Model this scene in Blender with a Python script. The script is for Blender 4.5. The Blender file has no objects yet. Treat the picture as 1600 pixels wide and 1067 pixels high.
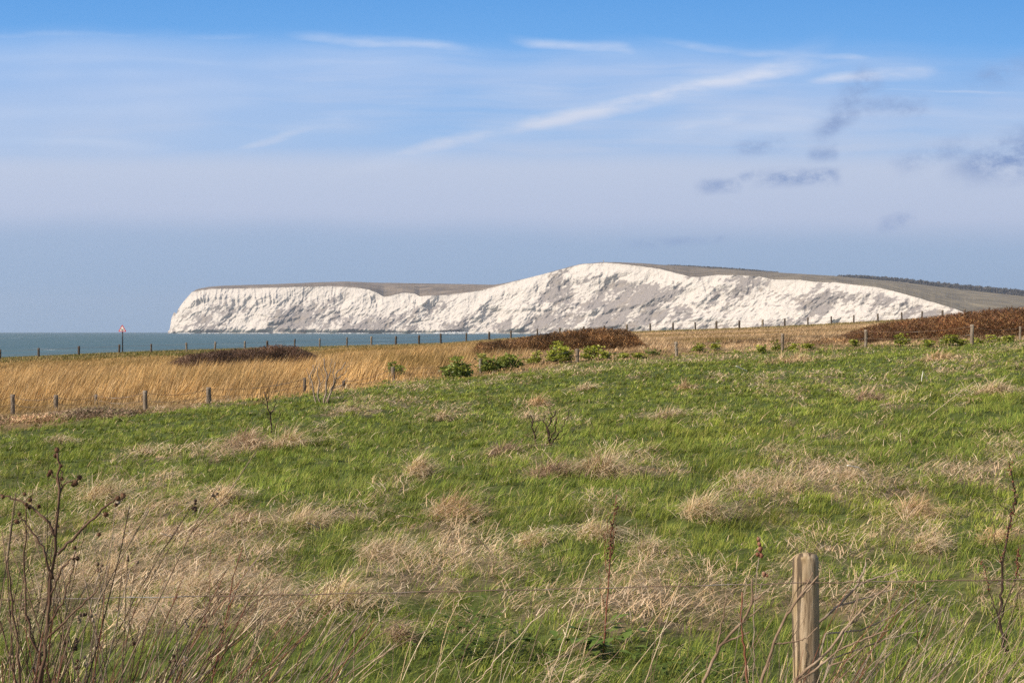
import bpy, math, random
import numpy as np
from mathutils import Vector

random.seed(7)
RNG = np.random.default_rng(11)
scene = bpy.context.scene
COL = scene.collection
F, VH = 2222.0, 518.0          # focal length and horizon row of the 1600 px frame
SEA = -6.5                     # sea level; the eye is at z = 0


def P(u, v, Y):
    return ((u - 800.0) / F * Y, Y, -(v - VH) / F * Y)


def interp(x, pts):
    a = np.array(pts, float)
    return np.interp(x, a[:, 0], a[:, 1])


def sstep(a, b, x):
    t = np.clip((np.asarray(x, float) - a) / (b - a), 0, 1)
    return t * t * (3 - 2 * t)


# ------------------------------------------------------------------ noise
_perm = np.random.default_rng(5).permutation(4096)
_ang = np.random.default_rng(6).uniform(0, 2 * math.pi, 4096)


def perlin(x, y, seed=0):
    x = np.asarray(x, float); y = np.asarray(y, float)
    xi = np.floor(x).astype(np.int64); yi = np.floor(y).astype(np.int64)
    xf = x - xi; yf = y - yi

    def g(ix, iy, dx, dy):
        h = _perm[(_perm[(ix + seed * 131) & 4095] + iy) & 4095]
        a = _ang[h]
        return np.cos(a) * dx + np.sin(a) * dy
    u = xf ** 3 * (xf * (xf * 6 - 15) + 10); v = yf ** 3 * (yf * (yf * 6 - 15) + 10)
    a = g(xi, yi, xf, yf); b = g(xi + 1, yi, xf - 1, yf)
    c = g(xi, yi + 1, xf, yf - 1); d = g(xi + 1, yi + 1, xf - 1, yf - 1)
    return ((a * (1 - u) + b * u) * (1 - v) + (c * (1 - u) + d * u) * v) * 1.5


def fbm(x, y, oct=4, seed=0, gain=0.5):
    s = 0; a = 1.0; n = 0
    for i in range(oct):
        s = s + a * perlin(np.asarray(x) * 2 ** i, np.asarray(y) * 2 ** i, seed + i * 7); n += a; a *= gain
    return s / n


def ridged(x, y, oct=4, seed=0, gain=0.5):
    s = 0; a = 1.0; n = 0
    for i in range(oct):
        s = s + a * (1 - np.abs(perlin(np.asarray(x) * 2 ** i, np.asarray(y) * 2 ** i, seed + i * 7)) * 2); n += a; a *= gain
    return s / n


# ------------------------------------------------------------------ terrain
RIDGE = [(-900, 590), (-400, 574), (0, 561), (120, 556), (200, 552), (300, 549), (400, 546), (500, 544), (600, 541),
         (700, 538), (760, 533), (850, 527), (1000, 520), (1100, 517), (1200, 513), (1300, 508), (1400, 502),
         (1500, 497), (1600, 490), (2000, 470), (2600, 450)]
YR = 118.0
EDGE = [(-900, 720), (-300, 692), (0, 683), (60, 673), (130, 663), (200, 652), (270, 643), (330, 634), (420, 629),
        (500, 619), (560, 611), (600, 600), (700, 589), (800, 583), (900, 570), (1000, 562), (1100, 555), (1220, 549),
        (1350, 542), (1500, 535), (1600, 530), (1900, 515), (2600, 500)]


def ground(X, Y, bumps=True):
    X = np.asarray(X, float); Y = np.asarray(Y, float)
    plane = -1.9 + 0.0125 * Y + 0.052 * X
    zr = -(interp(800 + X / YR * F, RIDGE) - VH) / F * YR
    w = sstep(42, 108, Y)
    z = plane * (1 - w) + zr * w
    far = np.clip(Y - YR, 0, None)
    z = z - 0.0007 * far ** 2
    if bumps:
        k = sstep(3, 9, Y) * (1 - 0.75 * sstep(45, 70, Y))
        z = z + k * (0.10 * fbm(X / 3.2, Y / 3.2, 3, 3) + 0.13 * fbm(X / 11.0, Y / 11.0, 2, 9)
                 + 0.085 * np.clip(fbm(X / .85, Y / 1.1, 2, 13) + .1, -.3, 1) * (1 - .5 * sstep(25, 50, Y)))
    return z


def unproject(u, v):
    """ground point seen on the ray through frame position (u, v)"""
    Ys = np.geomspace(3.0, YR + 4, 900)
    z = ground((u - 800) / F * Ys, Ys, False)
    ray = -(v - VH) / F * Ys
    i = np.argmax(z >= ray) if np.any(z >= ray) else len(Ys) - 1
    Y = float(Ys[i]); X = (u - 800) / F * Y
    return X, Y, float(ground(X, Y))


def in_gold(X, Y):
    """how far beyond the edge of the green field (frame rows), >0 is meadow"""
    z = ground(X, Y, False)
    u = 800 + X / Y * F; v = VH - z / Y * F
    return interp(u, EDGE) - v + 9 * fbm(X / 1.6, Y / 2.4, 3, 241) * sstep(60, 40, Y) + 4 * fbm(X / .6, Y / 1.0, 2, 243)


# ------------------------------------------------------------------ mesh helpers
def link(o, parent=None):
    COL.objects.link(o)
    if parent is not None:
        o.parent = parent
    return o


def tag(o, label=None, cat=None, group=None, kind=None):
    if label: o['label'] = label
    if cat: o['category'] = cat
    if group: o['group'] = group
    if kind: o['kind'] = kind
    return o


def empty(name, loc, label, cat, group=None):
    o = bpy.data.objects.new(name, None)
    o.location = loc; o.empty_display_size = 0.1
    link(o)
    return tag(o, label, cat, group)


def np_mesh(name, verts, loops, starts, totals, mat, parent=None, cols=None, smooth=False):
    me = bpy.data.meshes.new(name)
    verts = np.asarray(verts, np.float32)
    if parent is not None:
        verts = verts - np.array(parent.location, np.float32)
    me.vertices.add(len(verts)); me.vertices.foreach_set('co', verts.ravel())
    me.loops.add(len(loops)); me.loops.foreach_set('vertex_index', np.asarray(loops, np.int32))
    me.polygons.add(len(starts)); me.polygons.foreach_set('loop_start', np.asarray(starts, np.int32))
    me.polygons.foreach_set('loop_total', np.asarray(totals, np.int32))
    if smooth:
        me.polygons.foreach_set('use_smooth', np.ones(len(starts), bool))
    if cols is not None:
        a = me.attributes.new('Col', 'FLOAT_COLOR', 'POINT')
        c = np.ones((len(verts), 4), np.float32); c[:, :3] = cols
        a.data.foreach_set('color', c.ravel())
    me.update(calc_edges=True)
    me.materials.append(mat)
    return link(bpy.data.objects.new(name, me), parent)


def grid_mesh(name, V, mat, cols=None, parent=None, flip=False):
    """V: (rows, cols, 3)"""
    r, c = V.shape[:2]
    i = np.arange(r * c).reshape(r, c)
    q = np.stack([i[:-1, :-1], i[:-1, 1:], i[1:, 1:], i[1:, :-1]], -1).reshape(-1, 4)
    if flip: q = q[:, ::-1]
    n = len(q)
    return np_mesh(name, V.reshape(-1, 3), q.ravel(), np.arange(n) * 4, np.full(n, 4), mat, parent,
                   None if cols is None else cols.reshape(-1, 3), True)


def blade_arrays(pos, h, w, az, th0, th1, face, col, segs=3, twist=None, power=1.6):
    n = len(pos)
    verts = np.empty((n, 2 * segs + 1, 3), np.float32)
    d = np.stack([np.cos(az), np.sin(az), np.zeros(n)], 1)
    s = np.stack([np.cos(face), np.sin(face), np.zeros(n)], 1)
    p = np.array(pos, float)
    for k in range(segs + 1):
        t = k / segs
        if k:
            a = th0 + (th1 - th0) * (t - 0.5 / segs)
            p = p + (h / segs)[:, None] * (np.sin(a)[:, None] * d + np.cos(a)[:, None] * np.array([0, 0, 1.0]))
        if k == segs:
            verts[:, 2 * k] = p
        else:
            ww = (w * (1 - t ** power) * 0.5)[:, None] * s
            verts[:, 2 * k] = p - ww; verts[:, 2 * k + 1] = p + ww
    m = 2 * segs + 1
    base = (np.arange(n) * m)[:, None]
    q = np.concatenate([np.array([2 * k, 2 * k + 1, 2 * k + 3, 2 * k + 2]) for k in range(segs - 1)])
    idx = np.concatenate([q, [2 * segs - 2, 2 * segs - 1, 2 * segs]])
    loops = (base + idx[None, :]).ravel()
    tot = np.tile(np.array([4] * (segs - 1) + [3]), n)
    cols = np.repeat(np.asarray(col, np.float32)[:, None, :], m, 1).reshape(-1, 3)
    return verts.reshape(-1, 3), loops, tot, cols


def join_arrays(parts):
    vs, ls, ts, cs = [], [], [], []; off = 0
    for v, l, t, c in parts:
        vs.append(v); ls.append(l + off); ts.append(t); cs.append(c); off += len(v)
    return np.concatenate(vs), np.concatenate(ls), np.concatenate(ts), np.concatenate(cs)


def build_arrays(name, parts, mat, parent=None):
    v, l, t, c = join_arrays(parts)
    st = np.concatenate([[0], np.cumsum(t)[:-1]])
    return np_mesh(name, v, l, st, t, mat, parent, c)


class MB:
    def __init__(self):
        self.v, self.f = [], []

    def tube(self, pts, radii, sides=6, cap=True):
        pts = [Vector(p) for p in pts]
        if not hasattr(radii, '__len__'):
            radii = [radii] * len(pts)
        b0 = len(self.v)
        ref = Vector((0.31, 0.92, 0.2)).normalized()
        for i, p in enumerate(pts):
            d = (pts[min(i + 1, len(pts) - 1)] - pts[max(i - 1, 0)]).normalized()
            r = ref if abs(d.dot(ref)) < 0.95 else Vector((1, 0, 0))
            a = d.cross(r).normalized(); b = d.cross(a)
            for k in range(sides):
                t = 2 * math.pi * k / sides
                self.v.append(p + (a * math.cos(t) + b * math.sin(t)) * radii[i])
        for i in range(len(pts) - 1):
            for k in range(sides):
                k2 = (k + 1) % sides
                self.f.append((b0 + i * sides + k, b0 + i * sides + k2, b0 + (i + 1) * sides + k2, b0 + (i + 1) * sides + k))
        if cap:
            self.f.append(tuple(b0 + k for k in range(sides))[::-1])
            self.f.append(tuple(b0 + (len(pts) - 1) * sides + k for k in range(sides)))

    def box(self, c, s):
        b = len(self.v)
        for z in (-1, 1):
            for y in (-1, 1):
                for x in (-1, 1):
                    self.v.append(Vector((c[0] + x * s[0] / 2, c[1] + y * s[1] / 2, c[2] + z * s[2] / 2)))
        for q in ((0, 2, 3, 1), (4, 5, 7, 6), (0, 1, 5, 4), (2, 6, 7, 3), (0, 4, 6, 2), (1, 3, 7, 5)):
            self.f.append(tuple(b + k for k in q))

    def prism(self, poly, y0, y1):
        """polygon in x,z extruded along y"""
        b = len(self.v); n = len(poly)
        for y in (y0, y1):
            for x, z in poly:
                self.v.append(Vector((x, y, z)))
        self.f.append(tuple(b + k for k in range(n)))
        self.f.append(tuple(b + n + k for k in range(n))[::-1])
        for k in range(n):
            k2 = (k + 1) % n
            self.f.append((b + k2, b + k, b + n + k, b + n + k2))

    def leaf(self, p, d, L, W, up, fold=0.15):
        """a small pointed leaf of four faces"""
        p = Vector(p); d = Vector(d).normalized(); s = d.cross(Vector(up)).normalized(); n = s.cross(d)
        b = len(self.v)
        m = p + d * L * 0.45
        self.v += [p, m + s * W / 2 + n * W * fold, m - s * W / 2 + n * W * fold, p + d * L - n * L * 0.12, m]
        self.f += [(b, b + 4, b + 1), (b, b + 2, b + 4), (b + 1, b + 4, b + 3), (b + 4, b + 2, b + 3)]

    def ball(self, c, r, seg=8, spiky=0.0, squash=1.0):
        b = len(self.v); c = Vector(c); rings = max(3, seg // 2 + 1)
        for i in range(rings + 1):
            ph = math.pi * i / rings
            for k in range(seg):
                t = 2 * math.pi * k / seg
                rr = r * (1 + spiky * random.uniform(-1, 1))
                self.v.append(c + Vector((math.sin(ph) * math.cos(t), math.sin(ph) * math.sin(t), math.cos(ph) * squash)) * rr)
        for i in range(rings):
            for k in range(seg):
                k2 = (k + 1) % seg
                self.f.append((b + i * seg + k, b + (i + 1) * seg + k, b + (i + 1) * seg + k2, b + i * seg + k2))

    def build(self, name, mat, parent=None, smooth=True):
        me = bpy.data.meshes.new(name)
        off = Vector(parent.location) if parent is not None else Vector((0, 0, 0))
        if parent is not None and parent.parent is not None:
            off = off + Vector(parent.parent.location)
        me.from_pydata([tuple(v - off) for v in self.v], [], self.f)
        if smooth:
            me.polygons.foreach_set('use_smooth', np.array([len(f) < 5 for f in self.f], bool))
        me.update()
        me.materials.append(mat)
        return link(bpy.data.objects.new(name, me), parent)


def wob(pts, n=4, amp=0.01):
    """resample a polyline with a slight wander"""
    out = []
    pts = [Vector(p) for p in pts]
    for a, b in zip(pts[:-1], pts[1:]):
        for k in range(n):
            q = a.lerp(b, k / n)
            if out:
                q = q + Vector((random.gauss(0, amp), random.gauss(0, amp), random.gauss(0, amp)))
            out.append(q)
    out.append(pts[-1])
    return out


# ------------------------------------------------------------------ materials
class NT:
    """short hand for a node tree"""
    def __init__(self, tree):
        self.t = tree

    def node(self, typ, **kw):
        n = self.t.nodes.new(typ)
        for k, v in kw.items():
            setattr(n, k, v)
        return n

    def put(self, sock, val):
        if isinstance(val, bpy.types.NodeSocket):
            self.t.links.new(val, sock)
        else:
            sock.default_value = val

    def m(self, op, a, b=None, c=None, clamp=False):
        n = self.node('ShaderNodeMath', operation=op, use_clamp=clamp)
        self.put(n.inputs[0], a)
        if b is not None: self.put(n.inputs[1], b)
        if c is not None: self.put(n.inputs[2], c)
        return n.outputs[0]

    def maprange(self, x, a, b, c=0.0, d=1.0, smooth=True):
        n = self.node('ShaderNodeMapRange', interpolation_type='SMOOTHSTEP' if smooth else 'LINEAR')
        for i, q in enumerate((x, a, b, c, d)):
            self.put(n.inputs[i], q)
        return n.outputs[0]

    def mix(self, f, a, b, blend='MIX'):
        n = self.node('ShaderNodeMix', data_type='RGBA', blend_type=blend)
        self.put(n.inputs['Factor'], f); self.put(n.inputs[6], a); self.put(n.inputs[7], b)
        return n.outputs[2]

    def noise(self, vec, scale, detail=3, rough=0.5, dist=0.0):
        n = self.node('ShaderNodeTexNoise')
        if vec is not None: self.put(n.inputs['Vector'], vec)
        n.inputs['Scale'].default_value = scale; n.inputs['Detail'].default_value = detail
        n.inputs['Roughness'].default_value = rough; n.inputs['Distortion'].default_value = dist
        return n.outputs['Fac']

    def comb(self, x, y, z=0.0):
        n = self.node('ShaderNodeCombineXYZ')
        for i, q in enumerate((x, y, z)):
            self.put(n.inputs[i], q)
        return n.outputs[0]

    def mapping(self, vec, scale=(1, 1, 1), rot=(0, 0, 0), loc=(0, 0, 0)):
        n = self.node('ShaderNodeMapping')
        self.put(n.inputs['Vector'], vec)
        n.inputs['Scale'].default_value = scale; n.inputs['Rotation'].default_value = rot; n.inputs['Location'].default_value = loc
        return n.outputs[0]

    def ramp(self, fac, stops):
        n = self.node('ShaderNodeValToRGB')
        e = n.color_ramp.elements
        while len(e) < len(stops): e.new(0.5)
        for q, (p, c) in zip(e, stops):
            q.position = p; q.color = (*c, 1)
        self.put(n.inputs[0], fac)
        return n.outputs[0]


def new_mat(name):
    m = bpy.data.materials.new(name); m.use_nodes = True
    m.node_tree.nodes.clear()
    n = NT(m.node_tree)
    out = n.node('ShaderNodeOutputMaterial')
    return m, n, out


def principled(n, out, col, rough=0.7, spec=0.3, metal=0.0, normal=None):
    b = n.node('ShaderNodeBsdfPrincipled')
    n.put(b.inputs['Base Color'], col); n.put(b.inputs['Roughness'], rough)
    b.inputs['Specular IOR Level'].default_value = spec
    n.put(b.inputs['Metallic'], metal)
    if normal is not None: n.put(b.inputs['Normal'], normal)
    n.t.links.new(b.outputs[0], out.inputs[0])
    return b


def grass_mat(name, trans=0.3, spec=0.15, rough=0.55, tint=(1, 1, 1), vary=0.25):
    m, n, out = new_mat(name)
    a = n.node('ShaderNodeAttribute', attribute_name='Col').outputs['Color']
    geo = n.node('ShaderNodeNewGeometry').outputs['Position']
    k = n.maprange(n.noise(geo, 1.7, 4), 0.3, 0.7, 1 - vary, 1 + vary)
    c = n.mix(1.0, a, n.comb(k, k, k), 'MULTIPLY')
    c = n.mix(1.0, c, (*tint, 1), 'MULTIPLY')
    b = n.node('ShaderNodeBsdfPrincipled')
    n.put(b.inputs['Base Color'], c); b.inputs['Roughness'].default_value = rough
    b.inputs['Specular IOR Level'].default_value = spec
    t = n.node('ShaderNodeBsdfTranslucent'); n.put(t.inputs['Color'], c)
    mx = n.node('ShaderNodeMixShader'); mx.inputs[0].default_value = trans
    n.t.links.new(b.outputs[0], mx.inputs[1]); n.t.links.new(t.outputs[0], mx.inputs[2])
    n.t.links.new(mx.outputs[0], out.inputs[0])
    return m


def noise_mat(name, stops, scale=6.0, rough=0.8, spec=0.2, detail=5, stretch=(1, 1, 1), bump=0.0, bump_scale=None, metal=0.0):
    m, n, out = new_mat(name)
    co = n.mapping(n.node('ShaderNodeTexCoord').outputs['Object'], scale=stretch)
    f = n.noise(co, scale, detail, 0.6)
    c = n.ramp(n.maprange(f, 0.28, 0.72, smooth=False), stops)
    nm = None
    if bump:
        bn = n.node('ShaderNodeBump'); bn.inputs['Strength'].default_value = bump; bn.inputs['Distance'].default_value = 0.01
        n.put(bn.inputs['Height'], n.noise(co, bump_scale or scale * 3, 5)); nm = bn.outputs[0]
    principled(n, out, c, rough, spec, metal, nm)
    return m


M = {}
M['grass'] = grass_mat('field_grass_blades', trans=0.35)
M['gold'] = grass_mat('golden_grass_blades', trans=0.3)
M['straw'] = grass_mat('straw_blades', trans=0.2, vary=0.2)
M['leaf'] = grass_mat('shrub_leaves', trans=0.3, spec=0.3, rough=0.4)
M['twig'] = grass_mat('bramble_twigs', trans=0.1, vary=0.35)
M['wood_far'] = noise_mat('weathered_fence_wood', [(0, (.10, .075, .05)), (.5, (.20, .16, .12)), (1, (.32, .28, .22))], 9, stretch=(1, 1, .15), bump=.4)
M['wood_dark'] = noise_mat('dark_fence_wood', [(0, (.045, .035, .028)), (.5, (.09, .07, .055)), (1, (.17, .14, .11))], 9, stretch=(1, 1, .15), bump=.4)
M['wire'] = noise_mat('rusty_galvanised_wire', [(0, (.10, .045, .025)), (.5, (.22, .15, .11)), (1, (.42, .42, .40))], 2.2, rough=.5, metal=.3)
M['burdock'] = noise_mat('burdock_stem', [(0, (.06, .035, .025)), (.5, (.13, .075, .05)), (1, (.24, .17, .11))], 12, stretch=(1, 1, .3))
M['seedhead'] = noise_mat('burdock_seed_head', [(0, (.05, .025, .015)), (.6, (.13, .065, .035)), (1, (.26, .15, .09))], 60)
M['cane'] = noise_mat('dead_cane', [(0, (.11, .07, .045)), (.5, (.24, .165, .11)), (1, (.42, .33, .24))], 10)
M['redcane'] = noise_mat('red_brown_cane', [(0, (.10, .035, .022)), (.5, (.19, .075, .045)), (1, (.30, .18, .12))], 10)
M['darktwig'] = noise_mat('dark_twig', [(0, (.02, .012, .01)), (.5, (.04, .024, .018)), (1, (.085, .055, .042))], 14)
M['paletwig'] = noise_mat('pale_twig', [(0, (.15, .10, .075)), (.5, (.27, .21, .16)), (1, (.42, .35, .28))], 14)
M['stalk'] = noise_mat('bleached_stalk', [(0, (.38, .28, .18)), (.5, (.54, .42, .28)), (1, (.68, .58, .43))], 8)
M['white_stalk'] = noise_mat('white_bleached_stalk', [(0, (.6, .57, .5)), (1, (.8, .78, .72))], 8)
M['signred'] = noise_mat('sign_red', [(0, (.55, .03, .03)), (1, (.65, .05, .05))], 4, rough=.4)
M['signwhite'] = noise_mat('sign_white', [(0, (.78, .77, .75)), (1, (.84, .83, .81))], 4, rough=.4)
M['signblack'] = noise_mat('sign_black', [(0, (.015, .015, .018)), (1, (.03, .03, .035))], 4, rough=.4)
M['stone'] = noise_mat('monument_stone', [(0, (.25, .24, .23)), (1, (.4, .39, .37))], 1)


def post_material():
    m, n, out = new_mat('near_post_wood')
    co = n.node('ShaderNodeTexCoord').outputs['Object']
    warp = n.noise(n.mapping(co, scale=(6, 6, 1.6)), 2.2, 3)
    sx = n.node('ShaderNodeSeparateXYZ'); n.put(sx.inputs[0], co)
    v = n.comb(n.m('ADD', sx.outputs[0], n.m('MULTIPLY', warp, .05)), n.m('ADD', sx.outputs[1], n.m('MULTIPLY', warp, .04)), n.m('MULTIPLY', sx.outputs[2], .06))
    fine = n.noise(v, 90, 5, 0.65)
    broad = n.noise(n.mapping(co, scale=(1, 1, .35)), 12, 4)
    c = n.ramp(n.maprange(fine, .3, .72, smooth=False), [(0, (.12, .08, .048)), (.35, (.30, .22, .14)), (.7, (.42, .325, .22)), (1, (.53, .44, .32))])
    c = n.mix(n.maprange(broad, .45, .7), c, n.mix(.5, c, (.30, .22, .08, 1)))
    crack = n.maprange(n.noise(n.mapping(v, scale=(1, 1, .6)), 34, 2), .37, .44, 1, 0)
    c = n.mix(n.m('MULTIPLY', crack, .8), c, (.035, .025, .018, 1))
    bn = n.node('ShaderNodeBump'); bn.inputs['Strength'].default_value = .6; bn.inputs['Distance'].default_value = .004
    n.put(bn.inputs['Height'], n.m('SUBTRACT', fine, n.m('MULTIPLY', crack, .8)))
    principled(n, out, c, .8, .2, 0, bn.outputs[0])
    return m


M['post'] = post_material()


def soil_material():
    m, n, out = new_mat('field_soil')
    a = n.node('ShaderNodeAttribute', attribute_name='Col').outputs['Color']
    geo = n.node('ShaderNodeNewGeometry').outputs['Position']
    k = n.maprange(n.noise(geo, 7, 6, .65), .25, .75, .5, 1.4)
    principled(n, out, n.mix(1.0, a, n.comb(k, k, k), 'MULTIPLY'), .9, .1)
    return m


def sea_material():
    m, n, out = new_mat('sea_water')
    geo = n.node('ShaderNodeNewGeometry').outputs['Position']
    big = n.noise(n.mapping(geo, scale=(.003, .012, 1)), 1.0, 6, .7)
    c = n.ramp(n.maprange(big, .3, .7, smooth=False), [(0, (.045, .085, .082)), (.5, (.062, .110, .100)), (1, (.085, .135, .118))])
    w1 = n.noise(n.mapping(geo, scale=(.05, .10, 1)), 1.0, 5, .6)
    w2 = n.noise(n.mapping(geo, scale=(.012, .03, 1)), 1.0, 3, .6)
    foam = n.m('MULTIPLY', n.maprange(w1, .63, .68), n.maprange(w2, .50, .62))
    c = n.mix(foam, c, (.75, .78, .78, 1))
    bn = n.node('ShaderNodeBump'); bn.inputs['Strength'].default_value = .5; bn.inputs['Distance'].default_value = 1.2
    n.put(bn.inputs['Height'], n.noise(n.mapping(geo, scale=(.10, .18, 1)), 1.0, 5, .65))
    b = principled(n, out, c, n.m('ADD', .42, n.m('MULTIPLY', foam, .4)), .25, 0, bn.outputs[0])
    return m


def attr_material(name, rough=.9, spec=.1, scale=.05, lo=.8, hi=1.2, bump=0.0, bscale=.1, bdist=2.0):
    m, n, out = new_mat(name)
    a = n.node('ShaderNodeAttribute', attribute_name='Col').outputs['Color']
    geo = n.node('ShaderNodeNewGeometry').outputs['Position']
    k = n.maprange(n.noise(geo, scale, 5, .6), .3, .7, lo, hi)
    nm = None
    if bump:
        bn = n.node('ShaderNodeBump'); bn.inputs['Strength'].default_value = bump; bn.inputs['Distance'].default_value = bdist
        n.put(bn.inputs['Height'], n.noise(geo, bscale, 6, .65)); nm = bn.outputs[0]
    principled(n, out, n.mix(1.0, a, n.comb(k, k, k), 'MULTIPLY'), rough, spec, 0, nm)
    return m


# ------------------------------------------------------------------ camera, light, sky
cam = bpy.data.cameras.new('camera'); co = bpy.data.objects.new('camera', cam); link(co)
cam.lens = 50.0; cam.sensor_width = 36.0
cam.clip_start = 0.1; cam.clip_end = 40000
co.location = (0, 0, 0)
co.rotation_euler = (math.radians(90) - math.atan((533.5 - VH) / F), 0, 0)
cam.dof.use_dof = True; cam.dof.focus_distance = 16.0; cam.dof.aperture_fstop = 16.0
scene.camera = co

SUN_EL = math.radians(36); SX, SY = -0.88, -0.47
az = math.atan2(SX, SY)
sv = Vector((SX, SY, 0)).normalized() * math.cos(SUN_EL) + Vector((0, 0, math.sin(SUN_EL)))
sun = bpy.data.lights.new('sun', 'SUN'); sun.energy = 5.0; sun.angle = math.radians(.53); sun.color = (1, .89, .75)
so = bpy.data.objects.new('sun', sun); link(so)
so.rotation_euler = sv.to_track_quat('Z', 'Y').to_euler(); so.location = (-60, -40, 80)

world = bpy.data.worlds.new('World'); scene.world = world; world.use_nodes = True
wt = world.node_tree; wt.nodes.clear(); W = NT(wt)
wo = W.node('ShaderNodeOutputWorld')
sky = W.node('ShaderNodeTexSky', sky_type='NISHITA')
sky.sun_disc = False; sky.sun_elevation = SUN_EL; sky.sun_rotation = az
sky.air_density = 1.0; sky.dust_density = 2.5; sky.ozone_density = 1.0
bg1 = W.node('ShaderNodeBackground'); W.put(bg1.inputs[0], sky.outputs[0]); bg1.inputs[1].default_value = 0.12
tc = W.node('ShaderNodeTexCoord').outputs['Generated']
sp = W.node('ShaderNodeSeparateXYZ'); W.put(sp.inputs[0], tc)
dx, dy, dz = sp.outputs
ys = W.m('MAXIMUM', dy, 0.03)
U = W.m('MULTIPLY_ADD', W.m('DIVIDE', dx, ys), F, 800.0)
V = W.m('MULTIPLY_ADD', W.m('DIVIDE', dz, ys), -F, VH)
uv = W.comb(U, V)
wx = W.m('MULTIPLY', W.m('SUBTRACT', W.noise(W.mapping(uv, scale=(.006, .014, 1)), 1, 4), .5), 46)
wy = W.m('MULTIPLY', W.m('SUBTRACT', W.noise(W.mapping(uv, scale=(.004, .012, 1), loc=(9, 4, 0)), 1, 4), .5), 34)
Uw = W.m('ADD', U, wx); Vw = W.m('ADD', V, wy)
lin = lambda *c: tuple(((x / 255 + .055) / 1.055) ** 2.4 if x > 10 else x / 255 / 12.92 for x in c)
el = W.m('MULTIPLY_ADD', V, -1 / 800.0, VH / 800.0, clamp=True)       # 0 horizon .. 0.65 top of frame
el = W.maprange(el, 0, 1, 0, 1, smooth=False)
SKY_CLEAR = [(0, lin(146, 170, 202)), (.10, lin(148, 174, 210)), (.22, lin(155, 183, 222)), (.38, lin(140, 182, 230)), (.55, lin(108, 168, 230)), (.68, lin(88, 154, 222)), (1, lin(60, 125, 205))]
SKY_VEIL = [(0, lin(148, 168, 198)), (.10, lin(156, 176, 208)), (.22, lin(184, 194, 218)), (.34, lin(193, 202, 222)), (.5, lin(183, 200, 231)), (.65, lin(178, 203, 238)), (1, lin(190, 208, 236))]
clear = W.ramp(el, SKY_CLEAR); veil = W.ramp(el, SKY_VEIL)
# broad cirrus sheet below a slanting upper edge
edge_v = W.m('MULTIPLY_ADD', U, .022, 46.0)
sheet = W.maprange(W.m('SUBTRACT', Vw, edge_v), -16, 40)
st1 = W.noise(W.mapping(W.comb(W.m('ADD', U, W.m('MULTIPLY', V, .9)), Vw), scale=(.0016, .028, 1)), 1, 5, .6)
st2 = W.noise(W.mapping(uv, scale=(.0022, .0065, 1), loc=(3, 1, 0)), 1, 3, .5)
body = W.m('MULTIPLY', W.m('MULTIPLY', sheet, .78), W.m('ADD', W.maprange(st1, .30, .70, .18, .58), W.maprange(st2, .3, .7, -.05, .45)), clamp=True)
low = W.m('MAXIMUM', W.maprange(V, 200, 270, 0, .85), W.m('MULTIPLY', W.m('MULTIPLY', sheet, W.maprange(U, 250, 1000, .62, .1)), W.maprange(st2, .25, .7, .55, 1.1)))
mask = W.m('MAXIMUM', body, low)


def streak(a, b, wa, wb, amt, sharp=0.0):
    global mask
    ax, ay = a; bx, by = b; ex, ey = bx - ax, by - ay; L2 = ex * ex + ey * ey
    px = W.m('SUBTRACT', Uw, ax); py = W.m('SUBTRACT', Vw, ay)
    t = W.m('DIVIDE', W.m('ADD', W.m('MULTIPLY', px, ex), W.m('MULTIPLY', py, ey)), L2)
    L = math.sqrt(L2)
    d = W.m('ABSOLUTE', W.m('DIVIDE', W.m('SUBTRACT', W.m('MULTIPLY', px, ey), W.m('MULTIPLY', py, ex)), L))
    w = W.m('MULTIPLY_ADD', t, wb - wa, wa)
    f = W.maprange(W.m('DIVIDE', d, w), 0, 1, 1, 0)
    ends = W.m('MULTIPLY', W.maprange(t, -.12, .25), W.maprange(t, .85, 1.08, 1, 0))
    return W.m('MULTIPLY', W.m('MULTIPLY', f, ends), amt)


tex = W.maprange(W.noise(W.mapping(uv, scale=(.006, .022, 1), rot=(0, 0, .3)), 1, 5, .6), .28, .62, .55, 1.1)
streaks = None
for s in [((540, 268), (1060, 142), 18, 30, .7), ((700, 224), (1290, 90), 24, 42, .85), ((340, 236), (560, 182), 12, 22, .55), ((800, 62), (1010, 84), 13, 17, .6),
          ((1000, 68), (1380, 98), 16, 10, .5), ((450, 60), (740, 80), 14, 17, .55), ((980, 220), (1165, 182), 22, 16, .65), ((1110, 214), (1270, 184), 20, 20, .6),
          ((1240, 130), (1480, 112), 20, 26, .75), ((-60, 212), (300, 236), 12, 12, .6), ((1330, 142), (1800, 150), 6, 6, .5),
          ((1100, 172), (1700, 182), 9, 9, .4), ((-200, 52), (420, 60), 16, 12, .3), ((-100, 92), (420, 98), 10, 8, .3), ((-50, 125), (300, 118), 14, 10, .25), ((100, 150), (620, 128), 16, 22, .3), ((300, 98), (900, 104), 12, 16, .3), ((-100, 182), (420, 160), 16, 22, .35), ((520, 190), (900, 128), 14, 22, .3)]:
    v = streak(*s)
    streaks = v if streaks is None else W.m('MAXIMUM', streaks, v)
mask = W.m('MAXIMUM', mask, W.m('MULTIPLY', streaks, tex), clamp=True)
cirrus_col = W.ramp(el, [(0, lin(165, 178, 205)), (.3, lin(204, 210, 226)), (.5, lin(212, 219, 236)), (.7, lin(212, 222, 243)), (1, lin(205, 218, 240))])
skyc = W.mix(mask, clear, W.mix(W.m('MULTIPLY', streaks, tex, clamp=True), veil, cirrus_col))
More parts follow.
